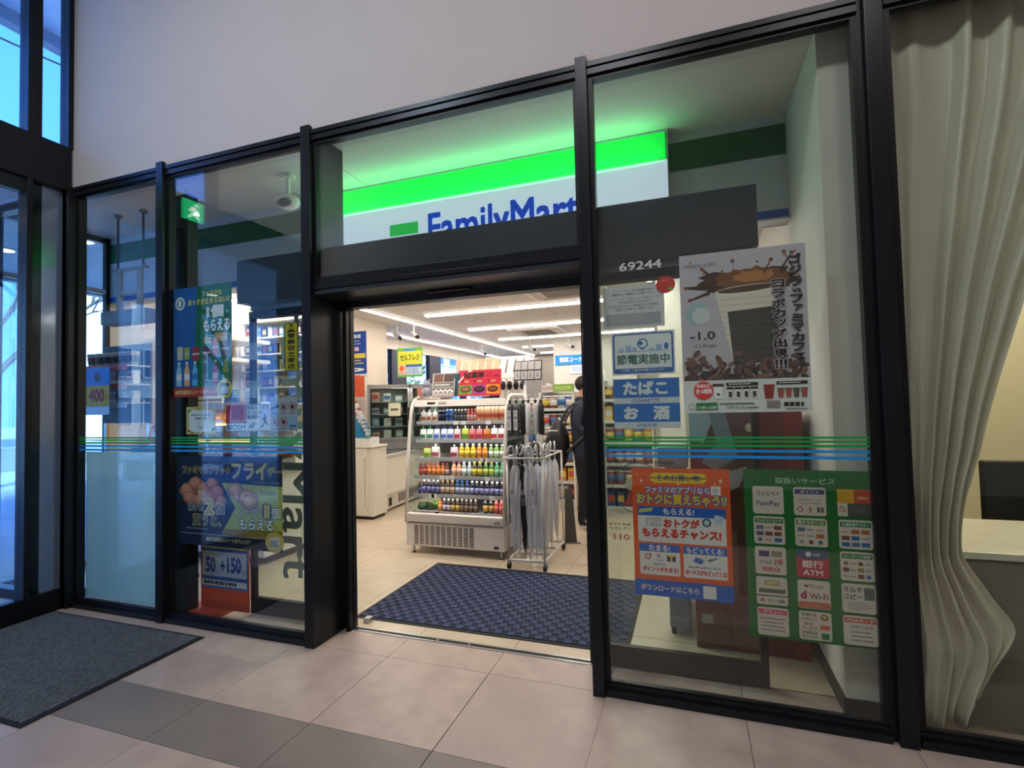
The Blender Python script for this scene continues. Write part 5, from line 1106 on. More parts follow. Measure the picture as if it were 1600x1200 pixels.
# its doors face the shop front diagonally
gc.rotation_euler = (0, 0, radians(28)); AL = mat('9c9c9a', rough=.35, metal=.5)
GWd = 1.22
MB().box(0, GWd, .0, .03, 0, .80, mat('55524c', rough=.6)).v
MB().box(0, GWd, .40, .42, 0, .82, mat('98948c', rough=.6)).box(0, .02, .0, .42, 0, .82, AL).box(GWd-.02, GWd, 0, .42, 0, .82, AL).box(0, GWd, 0, .42, .79, .82, AL).box(0, GWd, 0, .42, -.12, .03, AL).build('housing', gc)
for i in range(2):
    x0 = .01+i*.605
    d_ = MB().box(x0, x0+.595, -.03, 0, .02, .05, AL).box(x0, x0+.595, -.03, 0, .76, .80, AL).box(x0, x0+.03, -.03, 0, .02, .80, AL).box(x0+.565, x0+.595, -.03, 0, .02, .80, AL).build('door', gc)
    MB().box(x0+.03, x0+.565, -.018, -.012, .05, .76, GLASS_S).build('glass_pane', d_)
    MB().box(x0+(.55 if i == 0 else .0), x0+(.59 if i == 0 else .04), -.05, -.03, .30, .48, BLACK, bev=.004).build('handle', d_)
for z in (.20, .38, .56): MB().box(.02, GWd-.02, .03, .40, z, z+.008, mat('a8a49c')).build('shelf', gc)
light('cabinet_fill', 'AREA', (-3.95, 4.05, 1.63), 2.0, (1, .97, .9), size=.9, size_y=.1)  # fill added to lighten the inside of the glass door cabinet
pc = MB().box(.30, .47, -.036, -.031, .36, .55, mat('d0cfae')).build('paper_notice', gc); MB().box(.33, .44, -.0375, -.036, .44, .47, mat('4a4a48')).build('print', pc)
rnd = random.Random(9)
bmx = Matrix.Translation((-4.42, 3.86, .865)) @ Matrix.Rotation(radians(28), 4, 'Z')
for zi, z in enumerate((.03, .21, .39, .57)):
    for i in range(7):
        p_ = bmx @ Vector((.10+i*.17, .12+rnd.uniform(0, .05), z+.001))
        product('box', (rnd.choice(('b89484', 'a8a498', 'c8bca8', '9a6c60', '9ca4a8', 'd0ccc0')), 'fff', rnd.choice(('d0c8b8', 'a84030', '3c5a7a')), rnd.choice((.09, .12, .14)), .10, .10), p_, 'frozen pack %s from left on the %s shelf of the glass door cabinet' % (ORDN[i], ('lowest', 'second', 'third', 'highest')[zi]), 'frozen packs on the %s shelf of the glass door cabinet' % ('lowest', 'second', 'third', 'highest')[zi], rz=radians(28), name='frozen_pack', cat='frozen food')

# wall poster and hanging sign
def blueposter(p):
    p.rect(0, 0, 1, 1, 'c8ccd4'); p.rect(0, .08, 1, 1, '24428c'); p.lines(.08, .84, .95, .95, 1, 'b8c0d8', .7); p.lines(.08, .70, .9, .82, 2, 'b0b8d0', .3); p.lines(.08, .56, .9, .68, 1, 'd0b0b8', .7)
    p.rect(.04, .42, .96, .52, 'c8b848'); p.lines(.06, .28, .94, .40, 2, 'c8c060', .4); p.oval(.5, .17, .42, 'c8ccd4', rv=.045); p.lines(.2, .15, .8, .19, 1, '24428c', .7); p.lines(.05, .01, .9, .06, 2, 'b04040', .5)
sheet('poster', 'blue and yellow text poster on the cream wall by the left jamb', 'poster', 0, .50, 0, .68, 0, '24428c', paint=blueposter)
o = bpy.data.objects[[n for n in bpy.data.objects.keys() if n.startswith('poster')][-1]]; o.location = (-4.95, 3.8985, 1.80)
def hang(p):
    p.rect(0, 0, 1, 1, '5c9a3c'); p.rect(.03, .42, .97, .88, 'b8b83c'); p.rect(.25, .88, .75, .96, '3c7aa8'); p.text('セルフレジ', .12, .56, .90, .78, '141a14', .03)
    p.rect(.03, .07, .33, .42, 'c8b0a4'); p.oval(.18, .30, .10, 'c85a30'); p.rect(.35, .07, .65, .42, 'b0bcc8'); p.rect(.35, .34, .97, .42, '24508c'); p.rect(.67, .07, .97, .34, 'a8b8c8'); p.lines(.36, .1, .95, .32, 4, '24508c', .4); p.lines(.05, .1, .31, .2, 2, 'b04030', .4)
hs = sheet('hanging_sign', 'green and yellow self checkout sign hanging over the freezers', 'sign', -4.31, -3.885, 1.815, 2.27, 4.5, '5c9a3c', th=.006, rz=radians(4), paint=hang)
MB().cyl((.05, 0, .455), (.05, 0, .88), .0015, BLACK, n=4).cyl((.38, 0, .455), (.38, 0, .88), .0015, BLACK, n=4).build('wires', hs)
# ceiling cameras
for i, (x, y) in enumerate(((-4.62, 5.0), (-4.3, 5.0), (-4.45, 8.3), (-3.2, 8.0), (-2.35, 7.9))):
    r = empty('ceiling_camera', (x, y, 2.7), label=['white ceiling camera at the corner of the cream wall', 'dark tipped ceiling camera right of the corner one', 'ceiling camera above the row of windows', 'small round ceiling camera left of the far pillar', 'small round ceiling camera on the far pillar'][i], cat='camera')
    MB().lathe([(.045, -.012), (.045, 0)], WHITE, n=14).cyl((0, 0, -.012), (0, 0, -.12), .012, WHITE, n=8).build('mount', r)
    MB().cyl((-.05, .02, -.12), (.09, -.06, -.20), .035, mat('c8c8c4', rough=.4), n=14).build('housing', r); MB().cyl((.09, -.06, -.20), (.12, -.077, -.217), .03, BLACK, n=14).build('lens', r)
    MB().tube([(0, 0, -.02), (-.08, .02, -.03), (-.10, .03, -.09), (-.04, .02, -.13)], .005, WHITE, n=5).build('cable', r)
# ceiling fittings
def cassette(x, y, lab):
    r = empty('air_conditioner', (x, y, 2.6995), label=lab, cat='air conditioner'); s = .48
    MB().box(-s, s, -s, s, -.035, 0, WHITE, bev=.01).build('panel', r)
    gr_ = MB().box(-.27, .27, -.27, .27, -.042, -.034, mat('8a827c', rough=.6, noise=.2, scale=90)).build('intake_grille', r)
    for i in range(14): MB().box(-.27, .27, -.262+i*.04, -.252+i*.04, -.046, -.041, mat('a8a29c')).build('grille_slat', gr_)
    for a, b_, c, d in ((-.36, .36, -.41, -.34), (-.36, .36, .34, .41), (-.41, -.34, -.36, .36), (.34, .41, -.36, .36)): MB().box(a, b_, c, d, -.045, -.03, mat('cfc9c2')).build('louvre', r)
cassette(-1.35, 3.35, 'square ceiling air conditioner nearest the entrance'); cassette(-2.6, 6.6, 'square ceiling air conditioner deeper in the store')
o = MB().lathe([(.15, 0), (.15, -.008), (.12, -.012)], mat('a9a49e'), n=28).build('ceiling_speaker'); o.location = (-2.95, 3.3, 2.7); tag(o, 'round grey ceiling speaker near the entrance', 'speaker')
o = MB().lathe([(.05, 0), (.05, -.03), (.03, -.045)], WHITE, n=18).build('smoke_detector'); o.location = (-2.25, 3.25, 2.7); tag(o, 'small white smoke detector right of the ceiling speaker', 'detector')
for i, (x, y) in enumerate(((-3.3, 4.9), (-2.1, 4.9))):
    o = MB().box(-.23, .23, -.23, .23, -.004, 0, mat('b8b2aa')).box(-.22, .22, -.22, .22, -.006, -.003, CEILM).build('ceiling_hatch'); o.location = (x, y, 2.7); tag(o, ['square ceiling hatch left between the first two long lamps', 'square ceiling hatch right between the first two long lamps'][i], 'hatch')

# ================================================================== REGISTER COUNTER AND HOT FOOD CASE
ct = empty('counter', (-5.20, 1.12, 0), label='long white register counter seen through the left panes', cat='counter')
MB().box(0.02, 1.62, 0, .86, .07, .80, WHITE).box(.02, 1.0, .86, 1.45, .07, .80, WHITE).box(.03, 1.58, .04, .82, 0, .07, mat('5a5650')).build('body', ct)
MB().box(0.01, 1.66, -.03, .89, .80, .84, mat('cfc8bc', rough=.3), bev=.004).build('worktop', ct)
for i in range(2): MB().box(1.62, 1.624, .03+i*.42, .42+i*.42, .12, .76, mat('dedad2', rough=.4)).build('front_panel', ct)
hc = empty('hot_food_case', (-4.95, 1.16, .842), label='steel and glass hot snack case glowing orange on the register counter', cat='display case')
WARM = mat('ffb45a', noise=0, emit=3.2)
MB().box(0, 1.3, 0, .42, 0, .06, STEEL).box(0, 1.3, 0, .42, .54, .60, mat('d8c8a8', rough=.4)).box(0, 1.3, .40, .42, .06, .54, mat('b8956a', rough=.4)).build('frame', hc)
for x in (0, .64, 1.27): MB().box(x, x+.03, 0, .03, .06, .54, STEEL).build('corner_post', hc)
MB().box(.02, 1.28, .004, .010, .06, .54, GLASS).build('glass_pane', hc)
rnd = random.Random(21)
for k, z in enumerate((.10, .25, .40)):
    sh = MB().box(.02, 1.28, .04, .40, z, z+.010, STEEL).build('shelf', hc)
    MB().box(.03, 1.27, .03, .045, z-.012, z+.006, WARM).build('glow_strip', sh)
    for i in range(8):
        o = MB().ball((0, 0, .03), .042, mat(rnd.choice(('a8642c', 'b87a3c', '8c4c20', 'c08a4a')), rough=.7, noise=.25, scale=60, bump=.4), sz=.65, sub=2, jit=.12).build('fried_snack', smooth=True)
        o.location = (-4.95+.12+i*.145, 1.16+.20, .842+z+.013); tag(o, 'golden fried snack %s from left on the %s shelf of the hot food case' % (ORDN[i], ('lowest', 'middle', 'highest')[k]), 'snack', 'fried snacks on the %s shelf of the hot case' % ('lowest', 'middle', 'highest')[k])
light('hot_case_light', 'AREA', (-4.3, 1.36, 1.36), 2.5, (1, .62, .28), size=1.1, size_y=.25)
# small cards and register on the counter top
def pastry(p):
    p.rect(0, 0, 1, 1, 'd8cfa0'); p.rect(0, .5, 1, 1, 'ddd8cc'); p.oval(.4, .72, .22, 'a06a38'); p.oval(.42, .74, .15, 'b8854c'); p.oval(.75, .62, .18, 'b07a48'); p.oval(.75, .64, .12, 'c8986a'); p.oval(.40, .68, .04, '6a2c28'); p.text('パンとコーヒー', .08, .25, .92, .40, '8a6a2c', .03); p.rect(0, .05, 1, .10, '7a5a30'); p.rect(0, .7, .2, 1, '8ab4d8')
sheet('counter_sign', 'cream pastry sign standing on top of the hot food case', 'sign', -4.62, -4.22, 1.445, 1.80, 1.26, 'd8cfa0', th=.004, paint=pastry)
for i, (x, c, l) in enumerate(((-4.80, 'a8b4c8', 'pale blue price card on the hot food case'), (-4.10, '5c7a9c', 'dark blue price card on the hot food case'), (-3.86, 'c8ccd0', 'white price card at the right end of the hot case'))):
    def pcard(p, c=c, i=i): p.rect(0, 0, 1, 1, c); p.lines(.1, .2, .9, .8, 3, '3a4450', .4, seed=i); p.oval(.8, .75, .12, 'b8b83c')
    sheet('price_card', l, 'card', x, x+.17, 1.445, 1.56, 1.18, c, th=.003, paint=pcard)
rg = empty('cash_register', (-4.45, 1.60, .842), label='dark grey cash register with a tilted screen behind the hot food case', cat='register')
MB().box(0, .36, 0, .34, 0, .12, mat('3a3c40', rough=.5)).build('base', rg); MB().prism([(.05, .12), (.10, .12), (.24, .44), (.20, .45)], 0, .36, mat('4a4c50', rough=.4), axis='x').build('screen', rg); MB().box(.02, .34, .04, .045, .2, .4, mat('2a3a5a')).build('keypad', rg)
# sloping grey shade and white side shelf behind the register
o = MB().box(-5.19, -4.66, 1.35, 2.30, 2.13, 2.17, WHITE).box(-5.19, -4.66, 1.35, 2.30, 1.90, 1.94, WHITE).build('wall_shelf'); tag(o, 'pair of long white overhead shelves running back beside the register', 'shelf')
# cigarette cabinet on the register back wall
cg = empty('cigarette_cabinet', (-5.18, 2.35, 1.42), label='white cigarette shelving with rows of packs on the register back wall', cat='shelf')
MB().box(0, 1.02, .24, .26, 0, 1.22, WHITE).box(0, .02, 0, .26, 0, 1.22, WHITE).box(1.00, 1.02, 0, .26, 0, 1.22, WHITE).build('carcass', cg)
for i in range(6): MB().box(.02, 1.00, .0, .24, i*.2, i*.2+.015, WHITE).build('shelf', cg)
MB().box(0, 1.02, -.01, .0, 1.18, 1.24, mat('f4f4f0', noise=0, emit=1.5)).build('light_strip', cg)
rnd = random.Random(31)
for i in range(5):
    for j in range(11):
        product('box', (rnd.choice(('c8c8cc', '3a4a7a', 'a8a8ac', '5c2c34', '4c5c50', '2c2c34', '9aa4c0', '6a8ab0')), 'fff', rnd.choice(('d8d8d8', 'a83a3c', '3c5a9c', 'b8a050')), .125, .06, .05), (-5.18+.07+j*.086, 2.43, 1.42+i*.2+.0155), 'cigarette pack %s from left on the %s shelf behind the register' % (ORDN[j], ('lowest', 'second', 'third', 'fourth', 'highest')[i]), 'cigarette packs on the %s shelf behind the register' % ('lowest', 'second', 'third', 'fourth', 'highest')[i], name='cigarette_pack', cat='cigarettes')
# orange floor stand behind the black and gold poster
st = empty('floor_stand', (-3.22, .215, 0), label='orange and blue floor sign board on an orange tray under the black and gold poster', cat='sign')
ORG = mat('b8441c', rough=.45, noise=.03)
MB().box(-.10, .22, -.09, .14, 0, .035, ORG, bev=.004).build('tray', st)
def stp(p):
    p.rect(0, 0, 1, 1, 'b8441c'); p.rect(.03, .22, 1, .97, '2c5a9c'); p.rect(.03, .09, 1, .22, '2c5a9c'); p.text('25', .05, .46, .55, .64, 'd8b82c', .05); p.rect(.03, .36, .97, .43, 'c8b860'); p.text('ファミペイボーナス増量', .06, .37, .94, .42, '4c5a30', .02)
    p.rect(.03, .17, .97, .34, 'c4c8cc'); p.text('50', .10, .19, .32, .30, '1c4a94', .05); p.text('+', .42, .21, .52, .28, '1c4a94', .05); p.text('150', .56, .20, .86, .31, '1c4a94', .05); p.text('円相当', .33, .19, .41, .215, '1c4a94', .0); p.text('円相当', .87, .20, .95, .225, '1c4a94', .0); p.lines(.12, .31, .45, .33, 1, 'a8a030'); p.rect(.03, .105, .97, .145, 'c4c4c0'); p.lines(.06, .11, .9, .14, 1, '3a3a40', .8)
b_ = MB().box(0, .42, 0, .012, .0, 1.05, ORG).build('board', st); b_.location = (0, 0, .035)
p = Print(.42, .98); stp(p); q = p.done(b_); q.location = (0, 0, .05)
# hook rack with cups seen through the first pane
hk = empty('cup_rack', (-5.12, 1.02+.06, 0), label='dark hook rack of cups and packets seen through the leftmost pane', cat='rack')
hk.location = (-5.16, .905, 0)
hk.location = (-5.10, .56, 0)
MB().box(0, .62, .20, .215, 1.28, 1.98, mat('4a5254', rough=.6)).box(0.02, .05, .2, .23, 0, 1.28, STEEL).box(.57, .60, .2, .23, 0, 1.28, STEEL).build('back_board', hk)
for k, z in enumerate((1.78, 1.62, 1.46)): MB().box(0, .62, .0, .20, z-.012, z, STEEL).box(0, .62, -.008, 0, z-.045, z+.004, (mat('c8402c'), mat('c8583c'), mat('b8b8b4'))[k]).build('shelf', hk)
for k, z in enumerate((1.78, 1.62, 1.46)):
    for i in range(6):
        product('cup' if k == 0 else 'box', (('b8a898', 'c8c4bc', '3a3430', .12) if k == 0 else (('c8ccc8', 'fff', 'c8583c', .115, .085, .06) if k == 1 else ('a8a8a4', 'fff', '7a5a4a', .10, .085, .06))), (-5.10+.055+i*.102, .56+.09, z+.0005), '%s %s from left on the %s shelf of the dark hook rack' % (('paper cup', 'white and red packet', 'grey packet')[k], ORDN[i], ('top', 'middle', 'lowest')[k]), ('cups', 'packets', 'grey packets')[k]+' on the dark hook rack', name=None)
def p400(p):
    p.rect(0, 0, 1, 1, '3a7ab8'); p.rect(0, .18, 1, .62, 'b8923a'); p.text('400', .15, .27, .80, .56, '8c2a20', .05); p.text('円', .84, .3, .95, .42, '8c2a20'); p.rect(0, 0, 1, .17, 'b0c4d4'); p.oval(.5, .80, .14, '3a4a5a')
sheet('poster', 'blue poster with the number 400 on gold seen through the leftmost pane', 'poster', -4.90, -4.60, 1.36, 1.76, .50, '3a7ab8', paint=p400)
o = MB().prism([(0.14*cos(pi*i/14), .19*sin(pi*i/14)) for i in range(15)]+[(-.14, -.02), (.14, -.02)][:0], 0, .004, ink('b83a28')).build('register_sign'); o.location = (-4.02, .5, 1.10); tag(o, 'red half round register sign with white rim by the second post', 'sign')
p = Print(.28, .19); p.text('レジ', .22, .30, .72, .75, 'd8d0cc', .04); p.rect(.10, .03, .9, .12, 'd8d0cc'); q = p.done(o); q.location = (-.14, -.001, 0)
MB().box(-.35, .15, .02, .3, -.27, -.02, mat('3c4a40')).build('stand_box', o)
MB().cyl((0, .15, -1.10), (0, .15, -.27), .02, STEEL, n=8).cyl((0, .15, -1.10), (0, .15, -1.085), .16, BLACK, n=20).build('stand_pole', o)
hf = empty('ceiling_hanger', (-4.50, .50, 3.035), label='grey hanging frame with two rods and a slab seen in the leftmost pane', cat='hanger'); HG = mat('8b9092', rough=.5)
MB().tube([(0, 0, -.02), (0, 0, -.46)], .009, mat('5a5e60')).tube([(.30, 0, -.02), (.30, 0, -.46)], .009, mat('5a5e60')).cyl((0, 0, -.02), (0, 0, 0), .03, HG).cyl((.30, 0, -.02), (.30, 0, 0), .03, HG).build('rod', hf)
MB().box(-.04, .34, -.02, .02, -.48, -.46, HG).box(.0, .05, -.012, .012, -.82, -.48, HG).box(.24, .29, -.012, .012, -.82, -.48, HG).box(.05, .24, -.01, .01, -.68, -.65, HG).build('bracket', hf)
MB().box(-.12, .40, -.06, .06, -.93, -.82, mat('7c8284', rough=.6, noise=.1), bev=.006).build('slab', hf)
# dome camera under the vestibule ceiling
cm = empty('security_camera', (-2.66, .45, 3.035), label='white security camera with a dark oval lens above the header box', cat='camera')
MB().lathe([(.05, -.02), (.05, 0)], WHITE, n=16).cyl((0, 0, -.02), (0, 0, -.14), .014, WHITE, n=8).build('mount', cm)
MB().ball((0, 0, -.19), .062, WHITE, sx=1.35, sy=1.2, sz=.85, sub=3).build('housing', cm, smooth=True); MB().ball((.01, -.05, -.21), .044, mat('2c3448', rough=.1, noise=0), sx=1.3, sy=.8, sz=.7, sub=3).build('lens', cm, smooth=True)

# ================================================================== GONDOLAS
GW = mat('dcd8d0', rough=.45, noise=.02)
rnd = random.Random(77)
def gondola(x, y, w_, h, nsh, lab, short, rz=0, stock=('box', 'bag', 'cup')):
    r = empty('shelf_unit', (x, y, 0), rz=rz, label=lab, cat='shelf')
    MB().box(0, w_, .35, .37, 0, h, GW).box(0, .02, 0, .37, 0, h, GW).box(w_-.02, w_, 0, .37, 0, h, GW).box(.02, w_-.02, .02, .35, 0, .12, GW).build('carcass', r)
    mx = Matrix.Translation((x, y, 0)) @ Matrix.Rotation(rz, 4, 'Z')
    for i in range(nsh):
        z = .12+(h-.10)/nsh*i
        s_ = MB().box(.02, w_-.02, .0, .35, z-.018, z, GW).build('shelf', r); MB().box(.02, w_-.02, -.006, 0, z-.03, z+.008, mat('c4c8c8')).build('price_rail', s_)
        kd = rnd.choice(stock); n_ = max(2, int(w_/.105)); hh = min(.17, (h-.1)/nsh*.72); pal = rnd.sample(('b8743c', '8c3a30', '3a5a9c', 'c8c0b0', '4a7a50', 'a8a8a4', 'd0b050', '6a4a3c', 'b8bcc8', '5c5a60'), 4)
        for j in range(n_):
            c = pal[j*4//n_]; px_ = mx @ Vector((.065+j*(w_-.13)/(n_-1), .10, z+.0005)); l2 = rnd.choice(('d8d4cc', 'c8583c', '3c6a9c', 'd0b84c'))
            a = (c, 'd8d8d4', l2, hh) if kd != 'box' else (c, 'fff', l2, hh, .085, .09)
            product(kd, a, px_, '%s %s from left on the %s shelf of %s' % ({'box': 'boxed product', 'bag': 'snack bag', 'cup': 'lidded cup'}[kd], ORDN[j], ('lowest', 'second', 'third', 'fourth', 'fifth', 'sixth')[i], short), '%s items on %s' % (('lowest', 'second', 'third', 'fourth', 'fifth', 'sixth')[i], short), rz=rz)
    return r
gondola(-1.88, 4.00, .46, 1.50, 6, 'narrow white shelf unit straight behind the umbrella rack', 'the unit behind the umbrellas')
gondola(-1.36, 4.50, .60, 1.42, 5, 'white shelf unit left of the person with the backpack', 'the unit left of the person')
gondola(-1.00, 3.70, .58, 1.62, 6, 'white shelf unit seen through the pane beside the notices', 'the unit beside the white column')
gondola(-3.30, 6.20, 1.5, 1.45, 5, 'long white shelf unit deep in the store behind the fridge', 'the deep unit behind the fridge')
gondola(-2.5, 7.4, 1.4, 1.5, 5, 'white shelf unit in front of the far pillar', 'the unit before the pillar')
# things on top of the units
product('box', ('8ab04a', 'fff', 'a8c86a', .10, .26, .12), (-1.58, 4.15, 1.5055), 'lime green box on top of the unit behind the umbrellas', None)
product('box', ('d8d0cc', 'fff', 'c8b0b0', .09, .16, .12), (-1.78, 4.15, 1.5055), 'pale pink box on top of the unit behind the umbrellas', None)
product('box', ('6a3a34', 'fff', 'b89a8c', .10, .34, .14), (-1.18, 4.66, 1.4255), 'brown patterned box on top of the unit left of the person', None)
def leaning(p): p.rect(0, 0, 1, 1, 'c8ccc8'); p.rect(.1, .1, .9, .75, '7a908c'); p.lines(.15, .15, .85, .7, 4, 'a8b8b4', .5); p.rect(.1, .8, .9, .92, 'c89a80')
sheet('price_board', 'pale leaning price board on the unit left of the person', 'board', -1.30, -1.10, 1.53, 1.80, 4.58, 'c8ccc8', th=.005, tilt=radians(-14), paint=leaning)
for i in range(3):
    o = MB().prism([(0, 0), (.16, 0), (.10, .10), (.02, .12)], 0, .12, mat(('e0dcd8', 'd8d4d4', 'dcd8cc')[i], noise=.1)).build('wrapped_pack'); o.location = (-1.50+i*.15 if i else -1.95, 5.0 if i else 4.25, 1.5 if i == 0 else 1.42); o.location = ((-1.86, 4.23, 1.505), (-1.34, 4.72, 1.4255+.0), (-.98, 4.72, 1.4255))[i]
    tag(o, ['white wrapped pack at the left end of the unit behind the umbrellas', 'white wrapped pack on the left of the unit by the person', 'white wrapped pack on the right of the unit by the person'][i], 'pack')
# slippers hanging in front: black and white soled pairs
for i in range(4):
    o = empty('slipper_pack', (-2.00+i*.075, 2.95, 1.40), label=['leftmost', 'second', 'third', 'rightmost'][i]+' black and white slipper pack hanging behind the fridge', cat='slippers', group='slipper packs hanging behind the fridge'); o.rotation_euler = (.35, .25, 0)
    MB().lathe([(.02, 0), (.036, .05), (.03, .12), (.04, .20), (.025, .26)], WHITE, n=12, sy=.3).build('sole', o, smooth=True); MB().lathe([(.02, .14), (.032, .18), (.02, .24)], BLACK, n=12, c=(0, -.008, 0), sy=.5).build('strap', o, smooth=True)
hs2 = empty('slipper_stand', (-2.05, 3.02, 0), label='thin white pole stand holding slippers behind the fridge', cat='stand')
MB().tube([(.12, .03, 0), (.12, .03, 1.68)], .012, GW).tube([(-.02, .03, 1.66), (.30, .03, 1.66)], .008, GW).box(.0, .26, -.05, .15, 0, .02, GW).build('pole', hs2)
# black folded board standing on the floor right of the umbrella rack
o = MB().prism([(0, 0), (.12, 0), (.09, .52), (.02, .52)], 0, .012, mat('4a4846', rough=.5)).build('folded_board'); o.location = (-1.20, 2.45, 0); o.rotation_euler = (radians(-6), 0, radians(20)); tag(o, 'black folded board leaning behind the umbrella rack', 'board')
MB().box(.02, .15, -.02, 0, 0, .012, STEEL).build('foot', o)
def corner(p): p.rect(0, 0, 1, 1, '2478b8'); p.text('惣菜コーナー', .12, .25, .88, .8, 'd8e0e8', .03)
sheet('wall_sign', 'blue corner sign with white letters on the far pillar', 'sign', -2.66, -1.9, 2.14, 2.34, 7.98, '2478b8', th=.01, paint=corner)
def lower(p): p.rect(0, 0, 1, 1, 'c8ccd4'); p.lines(.1, .2, .9, .85, 3, '4c7ab8', .5)
sheet('wall_sign', 'pale blue sheet below the corner sign on the far pillar', 'sign', -2.35, -1.9, 1.95, 2.12, 7.98, 'c8ccd4', th=.01, paint=lower)
for i in range(2):
    def banner(p, i=i): p.rect(0, 0, 1, 1, 'b8ccc4' if i else 'c8a888'); [p.poly([(.08+.18*k, .3), (.14+.18*k, .9), (.18+.18*k, .9), (.12+.18*k, .25)], '7a6a5c' if i else 'e0c8a8') for k in range(5)]
    sheet('banner', ['tan patterned banner hanging near the far windows', 'pale green banner with bottles hanging near the far windows'][i], 'banner', 0, 1.15, 0, .55, 0, 'b8ccc4', th=.004, paint=banner)
    bo = [o for o in bpy.data.objects if o.name.startswith('banner')][-1]; bo.location = ((-5.45, 9.0, 1.9), (-4.75, 9.2, 1.95))[i]; MB().cyl((.1, 0, .55), (.1, 0, (.80, .75)[i]), .002, BLACK, n=4).cyl((1.05, 0, .55), (1.05, 0, (.80, .75)[i]), .002, BLACK, n=4).build('hanging_wire', bo)

# ================================================================== MACHINES RIGHT OF THE DOOR
MRD = mat('6a1c22', rough=.3, noise=.05, coat=.3); MRD2 = mat('8c2420', rough=.35, noise=.04)
am = empty('cash_machine', (-.015, .62, 0), label='dark red bank machine with grey printed shapes behind the right pane', cat='cash machine')
MB().box(0, .56, 0, .85, .0, 1.30, MRD, bev=.006).build('body', am)
MB().box(.48, .562, -.004, .1, 0.0, 1.31, MRD2).build('side_panel', am)
MB().box(.03, .09, -.004, 0, .14, .19, mat('9a9a98')).build('label_plate', am)
q = Print(.47, .62); q.poly([(0, .75), (0, 1), (.30, 1), (.15, .72)], '8fb0c0'); q.poly([(.12, .55), (.30, .72), (.22, 1), (.40, 1), (.52, .60), (.28, .48)], '6c8294'); q.poly([(.08, .30), (.30, .45), (.62, .52), (.52, .34), (.28, .25)], '9aa0a0'); q.oval(.66, .86, .05, 'c8b898'); t = q.done(am); t.location = (0, 0, .68); t.name = 'printed_design'
MB().box(.03, .45, .0, .30, 1.30, 1.34, mat('b0b8bc')).build('top_shelf', am)
cpy = empty('copy_machine', (-.20, .72, 0), label='lilac grey multi copier machine left of the dark red machine', cat='copier')
MB().box(0.04, .155, 0, .6, .05, .98, mat('7d8494', rough=.35), bev=.008).build('body', cpy); MB().box(0, .17, -.03, .62, .98, 1.10, mat('9aa0a8', rough=.35), bev=.01).build('scanner_lid', cpy)
MB().box(0.0, .04, .02, .5, .22, .60, mat('5a2a2c', rough=.5)).build('side_tray', cpy); MB().box(.05, .15, -.004, 0, .12, .24, mat('6c7384')).build('paper_drawer', cpy); MB().box(.05, .15, -.004, 0, .26, .55, mat('868da0')).build('front_panel', cpy)
MB().cyl((.06, .05, 0), (.06, .05, .05), .015, BLACK, n=8).cyl((.13, .5, 0), (.13, .5, .05), .015, BLACK, n=8).build('caster', cpy)

# ================================================================== ROOM BEHIND THE CURTAIN
BEI = mat('cfc5a8', rough=.8, noise=.02)
struct(MB().box(.79, 5.0, 2.9, 3.0, 0, 3.2, BEI).build('wall_side_room_back'))
struct(MB().box(.72, .79, .30, 3.0, 0, 3.2, BEI).build('wall_side_room_left'))
struct(MB().box(.6, 5.0, .25, 3.0, 3.15, 3.25, CEILM).build('ceiling'))
light('side_room_fill', 'AREA', (2.3, 1.6, 3.05), 42, (1.0, .88, .66), size=.8)  # unseen fill light added to brighten the room behind the curtain
tb = empty('table', (.98, .20, 0), label='white topped table with a dark grey front panel beside the curtain', cat='table')
MB().box(0, 1.7, 0, .68, .69, .72, mat('d8d2c4', rough=.35), bev=.003).build('tabletop', tb); MB().box(.01, 1.69, .01, .03, .01, .69, mat('6d6a60', rough=.6, noise=.05)).build('front_panel', tb)
for x in (.03, 1.63): MB().box(x, x+.04, .04, .64, 0, .69, mat('6d6a60')).build('side_leg', tb)
chr_ = empty('chair', (1.56, 1.22, 0), label='black padded chair behind the white topped table', cat='chair'); BK = mat('20221f', rough=.7, noise=.1, scale=40)
MB().box(0, .50, 0, .48, .42, .50, BK, bev=.02).build('seat', chr_)
MB().grid(lambda u, v: (u*.52-.01, -.02-.05*sin(pi*u)+.0*v, .55+v*.43), 10, 6, BK).grid(lambda u, v: ((1-u)*.52-.01, .03-.05*sin(pi*(1-u)), .55+v*.43), 10, 6, BK).box(-.01, .51, -.03, .03, .96, .985, BK, bev=.01).build('backrest', chr_)
for x, y in ((.03, .03), (.47, .03), (.03, .45), (.47, .45)): MB().cyl((x, y, 0), (x, y, .43), .014, STEEL, n=8).build('leg', chr_)
CUR = mat('d8d1c0', rough=.38, noise=.04, scale=5, bump=.1, coat=.1)
FOLD = [(0, 0), (.07, .9), (.13, .1), (.20, .75), (.30, .55), (.36, -.8), (.40, .6), (.46, 1.0), (.53, -.6), (.57, .5), (.63, .9), (.69, -.9), (.74, .5), (.80, 1.0), (.86, -.3), (.92, .8), (1, 0)]
def fold(u):
    u = min(1, max(0, u))
    for (a, p_), (b_, q) in zip(FOLD, FOLD[1:]):
        if u <= b_: t = (u-a)/(b_-a); return p_+(q-p_)*(.5-.5*cos(pi*t))
    return 0
